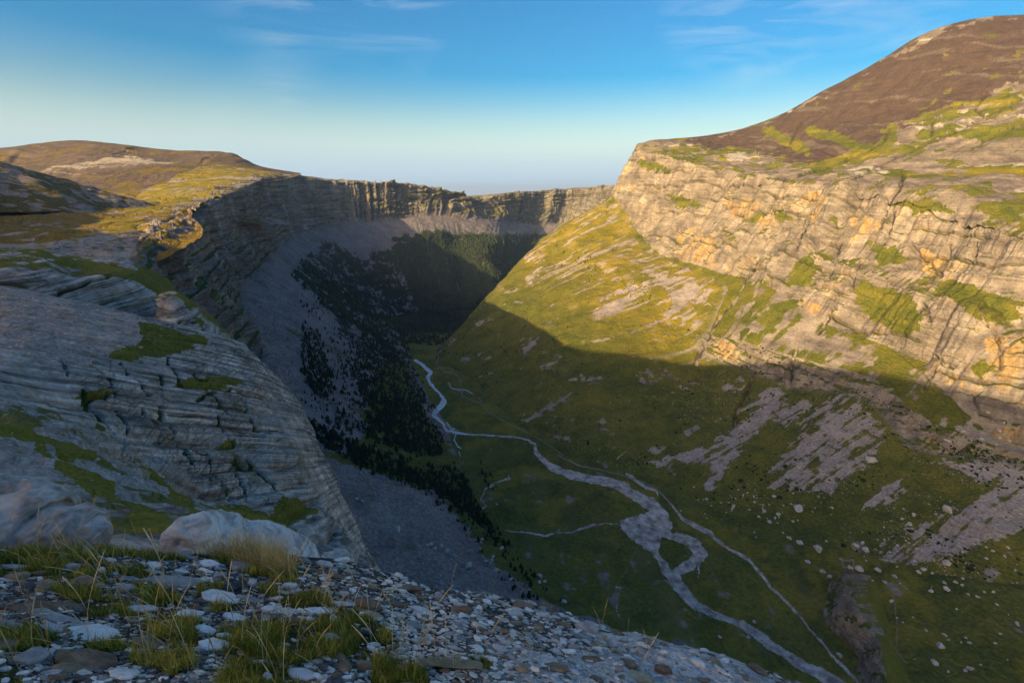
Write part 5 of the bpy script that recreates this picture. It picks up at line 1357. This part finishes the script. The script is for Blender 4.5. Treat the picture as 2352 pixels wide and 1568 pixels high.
ST = [  # crop, cx, cy, w, h, colour, thickness, label
 (3,620,1228,410,110,'w',.16,"largest pale slab, half hidden by a green grass tuft, lower left"),
 (3,580,1400,430,125,'b',.22,"broad brown slab lying below the largest pale slab"),
 (3,955,1058,195,58,'w',.22,"pale oval slab beside the dark green tuft, left of the pale pointed slab"),
 (3,1268,1092,165,72,'w',.25,"pale pointed slab tilted down to the right in the grass"),
 (3,1485,985,275,105,'w',.22,"angular pale slab with a raised left horn in the middle of the grass"),
 (3,1700,1000,225,42,'g',.2,"thin long grey slab right of the horned pale slab"),
 (3,1580,1118,180,60,'w',.25,"pale rounded slab resting on a darker stone"),
 (3,1935,1082,185,52,'w',.22,"flat pale slab, middle one of a row of three on the right"),
 (3,2155,1075,195,56,'w',.22,"flat pale slab at the right end of the row of three"),
 (3,1815,1058,125,58,'w',.3,"pale chipped slab at the left end of the row of three"),
 (3,1445,1308,215,92,'w',.3,"square-cut pale block at the edge of the green grass"),
 (3,835,1495,190,72,'w',.3,"pale oval slab near the bottom edge below the brown slab"),
 (3,2020,1500,200,85,'w',.3,"pale rounded slab at the bottom among dark gravel"),
 (3,1175,885,420,90,'g',.24,"long grey wedge of rock rising to a peak above the grass"),
 (3,1400,757,135,46,'w',.3,"pale slab just below the dry grass at the crest"),
 (3,300,912,108,72,'t',.45,"upright beige stone lying on slate chips at the left"),
 (3,550,897,150,85,'b',.4,"chunky brown stone behind the beige one"),
 (3,205,918,115,88,'d',.4,"dark slate piece leaning on the beige stone"),
 (3,290,1042,430,80,'b',.14,"long flat brown slab crossing the left edge of the turf"),
 (3,400,1125,400,46,'g',.12,"long thin grey slab in front of the flat brown one"),
 (3,60,1175,210,50,'g',.2,"grey slab cut by the left edge of the view"),
 (3,210,1390,160,110,'g',.4,"knobbly grey stone left of the broad brown slab"),
 (3,1020,1290,250,80,'b',.18,"long brown slab sloping down to the right through the grass"),
 (3,960,1345,90,75,'b',.4,"small square brown stone under the sloping brown slab"),
 (3,490,1462,225,75,'t',.25,"tan slab below the broad brown slab"),
 (3,105,642,150,32,'g',.2,"flat grey stone at the crest far left"),
 (3,105,782,175,42,'w',.22,"thin pale slab on the turf at far left"),
 (3,2215,1268,110,62,'g',.5,"rounded grey stone in the grass at the right"),
 (3,1245,705,92,58,'g',.4,"grey stone stacked on the mid-ground chips"),
 (3,1605,782,135,62,'g',.4,"grey stone with a white face below the dry grass"),
 (3,1255,806,140,36,'w',.2,"thin pale slab above the grey wedge of rock"),
 (3,1035,772,105,42,'w',.3,"small pale slab on chips left of centre"),
 (3,50,1310,130,85,'b',.4,"dark brown block at the left edge"),
 (3,2310,1460,90,70,'b',.5,"brown angular stone beside the bottom pale slab"),
 (3,2205,1466,95,42,'w',.3,"small pale stone between the pale slab and the brown one"),
 (3,350,1190,150,50,'g',.3,"grey stone tucked against the largest pale slab"),
 (3,345,1495,110,40,'g',.3,"thin grey slab among tan stones at the bottom left"),
 (3,400,1525,130,50,'b',.3,"brown stone at the very bottom left"),
 (3,880,858,140,28,'g',.2,"thin slate sheet left of the grey wedge"),
 (3,845,930,110,60,'g',.4,"grey-brown stone left of the dark green tuft"),
 (3,1560,920,120,52,'d',.4,"dark slate stone above the horned pale slab"),
 (3,1720,1200,160,30,'b',.2,"thin brown slab below the row of three pale slabs"),
 (3,1380,1205,150,48,'w',.25,"pale stone at the head of the middle stone run"),
 (3,1520,1245,130,42,'w',.25,"pale oval stone above the square-cut block"),
 (4,640,868,350,60,'b',.16,"longest brown slab lying on the crest of the pale ledge"),
 (4,520,915,285,52,'b',.2,"second brown slab just below the longest on the crest"),
 (4,125,857,250,42,'b',.16,"brown slab with white lichen at the left part of the pale ledge"),
 (4,130,1027,185,42,'w',.25,"pale slab above the green tuft in the centre"),
 (4,300,1035,190,80,'b',.4,"dark brown stacked rock right of the pale centre slab"),
 (4,455,1030,180,45,'b',.3,"flat brown rock at the end of the dark stack"),
 (4,470,1096,170,40,'w',.25,"pale slab in front of the dark brown stack"),
 (4,330,1108,145,48,'t',.35,"tan stone above the green tuft"),
 (4,880,1415,440,85,'t',.16,"longest tan and white slab at the bottom centre, dry grass behind it"),
 (4,1555,1452,165,72,'b',.35,"smooth brown stone alone on the dark gravel"),
 (4,2105,1520,205,90,'t',.25,"large tan slab at the bottom right"),
 (4,2050,1440,95,66,'b',.45,"brown angular stone above the large tan slab"),
 (4,262,1452,125,70,'b',.5,"dark brown block at the bottom between two tufts"),
 (4,140,1452,95,65,'b',.5,"leaning brown stone left of the dark brown block"),
 (4,518,1462,125,38,'g',.3,"pale grey thin slab left of the long tan slab"),
 (4,1340,1040,160,62,'b',.35,"brown rock near the middle of the crest"),
 (4,1820,1392,240,34,'b',.14,"thin brown sliver on the pale ledge"),
 (4,600,1172,145,50,'g',.35,"bluish grey block below the brown stack"),
 (4,660,1076,160,52,'w',.3,"pale wedge pointing right, centre of the ledge"),
 (4,1035,1040,110,40,'b',.35,"small brown slab on the upper ledge"),
 (4,1430,1192,78,52,'t',.5,"tan stone standing on the ledge"),
 (4,760,1152,155,34,'b',.3,"brown-grey slab in the middle of the ledge"),
 (4,330,1335,110,36,'w',.3,"pale flake under the green tuft"),
 (4,820,925,60,34,'b',.6,"small brown cube of rock behind the crest slabs"),
 (4,50,822,60,32,'g',.6,"upright grey chip on the pale bedrock"),
 (4,1350,990,190,26,'b',.25,"thin brown slab on the skyline of the ledge"),
 (4,1790,1075,70,26,'b',.4,"brown stone where the ledge drops away"),
 (4,630,1440,75,52,'w',.5,"pale stone left of the long tan slab"),
 (4,1680,1482,80,36,'w',.3,"white flake right of the smooth brown stone"),
 (4,2010,1410,60,30,'b',.4,"small brown piece near the large tan slab"),
 (4,1440,1170,50,30,'b',.5,"small brown stone touching the standing tan one"),
 (4,1110,1085,75,34,'d',.4,"dark slate chip on the upper ledge"),
 (5,590,1420,155,50,'t',.2,"tan slab sliding off the right end of the ledge"),
 (5,975,1530,145,50,'t',.3,"orange-tan slab at the lower right end of the ledge"),
 (5,672,1432,130,30,'g',.2,"thin grey slab leaning on the tan one at the right end"),
 (5,30,1255,90,24,'b',.3,"brown slab on the far skyline of the ledge"),
 (5,190,1540,110,40,'b',.3,"brown stone at the bottom of the right end"),
 (5,90,1500,120,48,'w',.3,"white broken slab near the right end of the ledge"),
]
rock_xy = []
def place_slab(u, v, wpx, hpx, colr, th, seed, i):
    p, ok = fg_hit([u], [v + hpx * .15]); p = p[0]; t = np.linalg.norm(p) ; d = project(p)[2]
    w = wpx * 1.12 * d / F
    el = abs(p[2]) / t
    dep = min(max((hpx * d / F) / max(el * .9, .25) * 1.05, w * .28), w * 1.1)
    thick = min(th * 1.0, .6)
    v_, f_ = slab_shape(seed, thick=1.0, n=10 + seed % 4)
    T = thick * min(w, dep) * .5
    o = mesh_np('flat_stone' if thick < .35 else 'stone', v_ * np.array([w / 2, dep / 2, T]), f_, MATS[colr], smooth=False)
    slope_x = math.atan(-FB); slope_y = math.atan(-FA)
    r_ = np.random.default_rng(seed)
    o.rotation_euler = (slope_y + r_.uniform(-.04, .16), -slope_x + r_.uniform(-.10, .10), r_.uniform(-.25, .25))
    o.location = (p[0], p[1], fg_z(p[0:1], p[1:2])[0] + T * .35)
    bv = o.modifiers.new('bevel', 'BEVEL') if False else None
    rock_xy.append((p[0], p[1], w / 2))
    return o
for i, (cr, cx, cy, w, h, colr, th, lab) in enumerate(ST):
    (u, v), = {3: c3, 4: c4, 5: c5}[cr]([(cx, cy)])
    o = place_slab(u, v, w * .3418, h * .3418, colr, th, 300 + i, i)
    tag(o, lab, "stone", "flat stones lying on the foreground ledge")
clock('slabs')
# more loose stones one can pick out: placed by where the ledge carries them
def fg_rand(n, umin=-60, umax=2100):
    u = rng.uniform(umin, umax, n * 3); v = rng.uniform(1225, 1600, n * 3)
    yc = np.interp(u, [c[0] for c in CR], [c[1] for c in CR]); ok = v > yc + 4
    u, v = u[ok][:n], v[ok][:n]; p, hit = fg_hit(u, v); return u[hit], v[hit], p[hit]
shapes_m = {c: [] for c in MATS}
fst = {}
u, v, p = fg_rand(1500)
gmk = grassmask(u, v, p[:, 0], p[:, 1])
cnt = 0
zn = lambda u, v: ("at the left edge of the ledge" if u < 330 else "in the grassy left part of the ledge" if u < 820 else "in the middle of the ledge" if u < 1250 else "on the bare right part of the ledge" if u < 1650 else "at the right end of the ledge")
for k in range(len(u)):
    if cnt >= 215: break
    if gmk[k] and rng.random() < .72: continue
    wpx = rng.choice([20, 26, 34, 44, 56], p=[.3, .3, .2, .13, .07]); d = project(p[k])[2]; w = wpx * d / F
    if any((p[k][0] - a) ** 2 + (p[k][1] - b) ** 2 < (c * .8 + w / 2) ** 2 for a, b, c in rock_xy): continue
    right = u[k] > 880
    c = rng.choice(list('wgbtd'), p=[.48, .16, .26, .07, .03] if right else [.42, .22, .18, .06, .12])
    s_ = int(rng.integers(6)); key = (c, s_)
    if key not in fst:
        vv_, ff_ = slab_shape(500 + s_, thick=rng.uniform(.22, .42), n=8)
        fst[key] = mesh_np('stone', vv_, ff_, MATS[c], smooth=False); o = fst[key]
    else: o = fst[key].copy(); SC.collection.objects.link(o)
    s = w / 2; o.scale = (s, s * rng.uniform(.55, .9), s * rng.uniform(.7, 1.2))
    o.rotation_euler = (-math.atan(FA) + rng.uniform(-.12, .25), math.atan(FB) + rng.uniform(-.15, .15), rng.uniform(-.6, .6) + (3.14 if rng.random() < .5 else 0) * 0)
    o.location = (p[k][0], p[k][1], fg_z(p[k][0:1], p[k][1:2])[0] + s * .10)
    tag(o, "small %s stone lying among chips %s" % (CN[c], zn(u[k], v[k])), "stone", "small %s stones %s" % (CN[c], zn(u[k], v[k])))
    rock_xy.append((p[k][0], p[k][1], w / 2)); cnt += 1
clock('stones')
# chips and gravel nobody could count
M_chip = bpy.data.materials.new('shale chips'); nt, b = nodes_of(M_chip)
a = nt.nodes.new("ShaderNodeAttribute"); a.attribute_name = 'tint'; pos = geo_pos(nt)
n = noise(nt, pos, 40, 4, .7); c = mixc(nt, 1.0, a.outputs['Color'], ramp(nt, n, [(.3, (.7,.7,.7)), (.7, (1.25,1.25,1.25))]), 'MULTIPLY')
nt.links.new(c, b.inputs['Base Color'])
csh = []
for k in range(14):
    r_ = np.random.default_rng(900 + k); n_ = 6; an = np.sort(np.linspace(0, 6.283, n_, endpoint=False) + r_.uniform(-.35, .35, n_)); rd = r_.uniform(.7, 1.1, n_)
    tp = np.stack([np.cos(an) * rd * .85, np.sin(an) * rd * .85, np.full(n_, .28) + r_.uniform(-.06, .06, n_)], -1)
    bt_ = np.stack([np.cos(an) * rd, np.sin(an) * rd, np.full(n_, -.25)], -1)
    vv_ = np.concatenate([tp, bt_]); ff_ = [(0, j, j + 1) for j in range(1, n_ - 1)] + sum([[(j, n_ + j, n_ + (j+1) % n_), (j, n_ + (j+1) % n_, (j+1) % n_)] for j in range(n_)], [])
    csh.append((vv_, np.array(ff_)))
NCH = 26000
u, v, p = fg_rand(NCH)
gmk = grassmask(u, v, p[:, 0], p[:, 1]); keep = ~(gmk & (rng.random(len(u)) < .88)) & ~(rng.random(len(u)) < .78 * bedrock(p[:, 0], p[:, 1]))
u, v, p = u[keep], v[keep], p[keep]
d = project(p)[2]
w = rng.lognormal(math.log(7.5), .62, len(u)).clip(2.6, 30) * d / F
p[:, 2] = fg_z(p[:, 0], p[:, 1]) + w * .06
right = u > 880
pal = np.array([(.74,.685,.60),(.54,.50,.44),(.33,.30,.265),(.13,.12,.11),(.26,.17,.105),(.40,.29,.18)])
pr_r = np.array([.42,.22,.12,.04,.15,.05]); pr_l = np.array([.14,.16,.22,.30,.13,.05])
ci = np.where(right, rng.choice(6, len(u), p=pr_r), rng.choice(6, len(u), p=pr_l))
tint = pal[ci] * rng.uniform(.75, 1.2, (len(u), 1))
tl = np.tile([[-FB, -FA]], (len(u), 1)) + rng.normal(size=(len(u), 2)) * .16
scl = np.stack([w * .62, w * .5 * rng.uniform(.45, .9, len(u)), w * .5 * rng.uniform(.35, .85, len(u))], -1)
rot = rng.normal(size=len(u)) * .45 + 3.14159 * rng.integers(0, 2, len(u))
# tilt works in the world frame after the turn
o = batch('shale_chips', csh, p, scl, rot, M_chip, tint=tint, tilt=tl)
tag(o, "loose shale chips and gravel covering the foreground ledge", "gravel", kind='stuff')
clock('chips')

sp, sd0 = strew(5200, [[(-200,640),(330,720),(420,760),(250,830),(150,880),(0,900),(-200,900)],[(-200,880),(0,880),(250,980),(500,1170),(700,1260),(640,1290),(400,1230),(0,1230),(-200,1240)]], 0, 0, '', '', 5)
sw = rng.lognormal(math.log(3.2), .55, len(sp)).clip(1.2, 12) * sd0 / F
sp = sp + np.stack([0 * sw, 0 * sw, sw * .08], -1)
ci = rng.choice(6, len(sp), p=[.3, .34, .2, .06, .06, .04]); tint = pal[ci] * rng.uniform(.6, 1.05, (len(sp), 1))
o = batch('rubble', csh, sp, np.stack([sw * .5, sw * .35, sw * .25], -1), rng.uniform(0, 6.28, len(sp)), M_chip, tint=tint, tilt=np.tile([[-.2, -.45]], (len(sp), 1)) + rng.normal(size=(len(sp), 2)) * .2)
tag(o, "broken stones strewn over the grassy slopes left of the ledge", "rubble", kind='stuff')
# ------------------------------------------------------------------ big rounded rocks at the left crest
def shaped_rock(name, pts, seed, mat, label, rough=.09, n=(130, 90), stri=0.0):
    """pts: (u, v, t, half width m, half height m, half depth m) stations of a long rounded rock"""
    C = np.array([np.concatenate([P(a, b, t), [w_, h_, d_]]) for a, b, t, w_, h_, d_ in pts])
    A, _ = hermite(C, n[0], .5)
    ax = np.gradient(A[:, :3], axis=0); ax /= np.linalg.norm(ax, axis=1, keepdims=True)
    up = np.array([0, 0, 1.]); sd = np.cross(ax, up); sd /= np.linalg.norm(sd, axis=1, keepdims=True); u2 = np.cross(sd, ax)
    th = np.linspace(0, 2 * np.pi, n[1], endpoint=False)
    cs, sn_ = np.cos(th), np.sin(th); cs = np.sign(cs) * np.abs(cs) ** .85; sn_ = np.sign(sn_) * np.abs(sn_) ** .85
    V = A[:, None, :3] + sd[:, None] * (cs[None, :, None] * A[:, None, 5:6]) + u2[:, None] * (sn_[None, :, None] * A[:, None, 4:5])
    nr_ = V - A[:, None, :3]; L = np.linalg.norm(nr_, axis=-1, keepdims=True) + 1e-6; nr_ /= L
    x, y, z = V[..., 0], V[..., 1], V[..., 2]
    s = A[:, 4].max()
    q = fbm(x / s, y / s, z / s, 4, seed) * rough * s * 2
    if stri: q = q + stri * fbm((z * .9 + (x * .25)) / .04, x / .8, y / .8, 3, seed + 3) * .022
    q = q + .07 * s * (ridged(x / s * 2.2, y / s * 2.2, z / s * 2.2, 3, seed + 6) - .5) + .06 * s * fbm(x / s * 5, y / s * 5, z / s * 7, 4, seed + 9)
    V = V + nr_ * q[..., None] * np.minimum(1, L / s)
    V = np.concatenate([V, V[:, :1]], 1)
    return mesh_np(name, V.reshape(-1, 3), grid_faces(n[0], n[1] + 1), mat) , label
M_whale = simple_mat('smooth pale limestone', [(.40,(.36,.325,.28)),(.5,(.56,.52,.46)),(.60,(.70,.66,.59))], 5.0, .7, stretch=(.5,.5,3.0), bdist=.02)
M_round = simple_mat('smooth grey limestone', [(.40,(.25,.225,.19)),(.5,(.42,.38,.33)),(.60,(.56,.515,.45))], 3.0, .7, bdist=.03)
for pts, sd_, mt, lb in (
    ([(404,1262,4.9,0,.05,.03),(414,1256,4.9,0,.26,.22),(440,1258,4.95,0,.29,.40),(490,1264,5.1,0,.29,.55),(545,1274,5.25,0,.26,.6),(600,1272,5.4,0,.25,.44),(650,1282,5.5,0,.22,.40),(705,1292,5.6,0,.17,.3),(740,1302,5.7,0,.03,.1)], 5, M_whale, "pale smooth whale-backed rock rising behind the dry grass at the crest"),
    ([(-170,1190,5.9,0,.05,.08),(-120,1214,5.9,0,.50,.6),(-40,1219,5.9,0,.55,.7),(40,1224,5.9,0,.50,.7),(95,1240,5.9,0,.42,.5),(124,1238,5.9,0,.36,.35),(138,1250,5.9,0,.06,.06)], 7, M_round, "largest rounded grey boulder at the left crest, touching its twin"),
    ([(128,1232,5.5,0,.05,.08),(137,1238,5.5,0,.33,.3),(160,1240,5.5,0,.35,.45),(190,1250,5.5,0,.30,.4),(212,1254,5.5,0,.28,.25),(226,1270,5.5,0,.05,.05)], 9, M_round, "rounded grey boulder right of the largest one at the left crest")):
    o, lb = shaped_rock('rounded_rock', pts, sd_, mt, lb, stri=1.0 if mt is M_whale else 0)
    tag(o, lb, "boulder")

# ------------------------------------------------------------------ grass
M_grass = bpy.data.materials.new('grass blades'); nt, b = nodes_of(M_grass)
a = nt.nodes.new("ShaderNodeAttribute"); a.attribute_name = 'tint'
nt.links.new(a.outputs['Color'], b.inputs['Base Color']); b.inputs['Roughness'].default_value = .7
def blades(name, pos, hgt, wid, tint, lean, seed, label, segs=3, head=None):
    n = len(pos); r_ = np.random.default_rng(seed); ph = r_.uniform(0, 6.283, n); ln = lean * r_.uniform(.3, 1.3, n)
    dx, dy = np.cos(ph) * ln, np.sin(ph) * ln; fx, fy = -np.sin(ph + r_.normal(size=n)), np.cos(ph + r_.normal(size=n))
    # width mostly across the view as blades are flat ribbons turned every way
    rows_ = []
    for k in range(segs + 1):
        s = k / segs; c = pos + np.stack([dx * s ** 1.8 * hgt, dy * s ** 1.8 * hgt, hgt * (s - .28 * ln * s * s)], -1)
        w = wid * (1 - s) ** .6 * (1 if head is None else 1) + (0 if k < segs else 0)
        if head is not None: w = np.where(s > .74, wid * head * (1.15 - s) * 2.2, wid)
        rows_.append(c - np.stack([fx * w, fy * w, 0 * w], -1)); rows_.append(c + np.stack([fx * w, fy * w, 0 * w], -1))
    V = np.stack(rows_, 1)                        # n, 2(segs+1), 3
    f = np.array([(2*k, 2*k+1, 2*k+3, 2*k+2) for k in range(segs)])
    Fq = (f[None] + (np.arange(n) * 2 * (segs + 1))[:, None, None]).reshape(-1, 4)
    o = mesh_np(name, V.reshape(-1, 3), Fq, M_grass, {'tint': np.repeat(tint, 2 * (segs + 1), 0)}, smooth=False)
    return tag(o, label, "grass", kind='stuff')
u, v, p = fg_rand(170000)
d = project(p)[2]
gmk = grassmask(u, v, p[:, 0], p[:, 1])
cl = fbm(p[:, 0] / .10, p[:, 1] / .10, p[:, 0] * 0, 2, 841)
keep = gmk & (cl > -.35)
u, v, p, d, cl = u[keep], v[keep], p[keep], d[keep], cl[keep]
blk = np.array([(a, b, c) for a, b, c in rock_xy[:len(ST)]])
on = np.zeros(len(u), bool)
for a_, b_, c_ in blk: on |= (p[:, 0] - a_) ** 2 + ((p[:, 1] - b_) * 1.6) ** 2 < (c_ * .8) ** 2
u, v, p, d, cl = u[~on], v[~on], p[~on], d[~on], cl[~on]
p[:, 2] = fg_z(p[:, 0], p[:, 1]) - .01
h = rng.uniform(.025, .075, len(u)) * (1 + .6 * np.clip(cl, 0, 1)) 
mixn = np.clip(.45 + .5 * fbm(p[:, 0] / .3, p[:, 1] / .3, p[:, 0] * 0, 2, 843) + rng.normal(size=len(u)) * .22, 0, 1)[:, None]
tint = lerp(np.array([.15, .19, .026]), np.array([.52, .42, .09]), mixn) * rng.uniform(.7, 1.25, (len(u), 1))
blades('grass', p, h, .0016 * np.clip(d / 2, .8, 2.2), tint, .55, 21, "green and yellowing mountain grass growing between the foreground stones", segs=2)
# tall dry grass near the crest
DP = [c3(q) for q in ([(-900,380),(190,420),(200,620),(-900,640)],[(790,500),(1070,500),(1180,600),(800,630)],[(1210,560),(1500,600),(1900,700),(2030,830),(1800,800),(1500,720),(1230,650)],[(300,590),(640,600),(600,660),(320,660)])] + [c4([(430,750),(540,750),(540,800),(430,800)])]
u = rng.uniform(-120, 960, 30000); v = rng.uniform(1225, 1340, 30000)
yc = np.interp(u, [c[0] for c in CR], [c[1] for c in CR]); ok = polys_mask(u, v - 8, DP) | ((np.abs(v - yc) < 6) & (rng.random(len(u)) < .12) & (u < 720)); ok &= v > yc - 2
u, v = u[ok], v[ok]; p, hit = fg_hit(u, v); u, p = u[hit], p[hit]; p[:, 2] = fg_z(p[:, 0], p[:, 1]) - .01
n = min(7000, len(u)); u, p = u[:n], p[:n]; d = project(p)[2]
tint = lerp(np.array([.45, .33, .11]), np.array([.80, .60, .28]), rng.random((n, 1))) * rng.uniform(.75, 1.15, (n, 1))
blades('dry_grass', p, rng.uniform(.10, .30, n), .0014 * d / 3, tint, .5, 23, "pale dry grass along the crest of the ledge", segs=4)
# single seed stalks
u, v, p = fg_rand(900, -60, 1500)
ok = grassmask(u, v, p[:, 0], p[:, 1]) | (rng.random(len(u)) < .08); u, v, p = u[ok], v[ok], p[ok]
n = min(330, len(u)); p = p[:n]; p[:, 2] = fg_z(p[:, 0], p[:, 1]) - .01; d = project(p)[2]
tint = lerp(np.array([.38, .28, .10]), np.array([.68, .52, .27]), rng.random((n, 1)))
blades('grass_stalks', p, rng.uniform(.16, .42, n), .0011 * np.clip(d / 2.2, .6, 2.5), tint, .45, 25, "thin straw-coloured seed stalks standing above the stones", segs=8, head=2.6)
clock('grass')
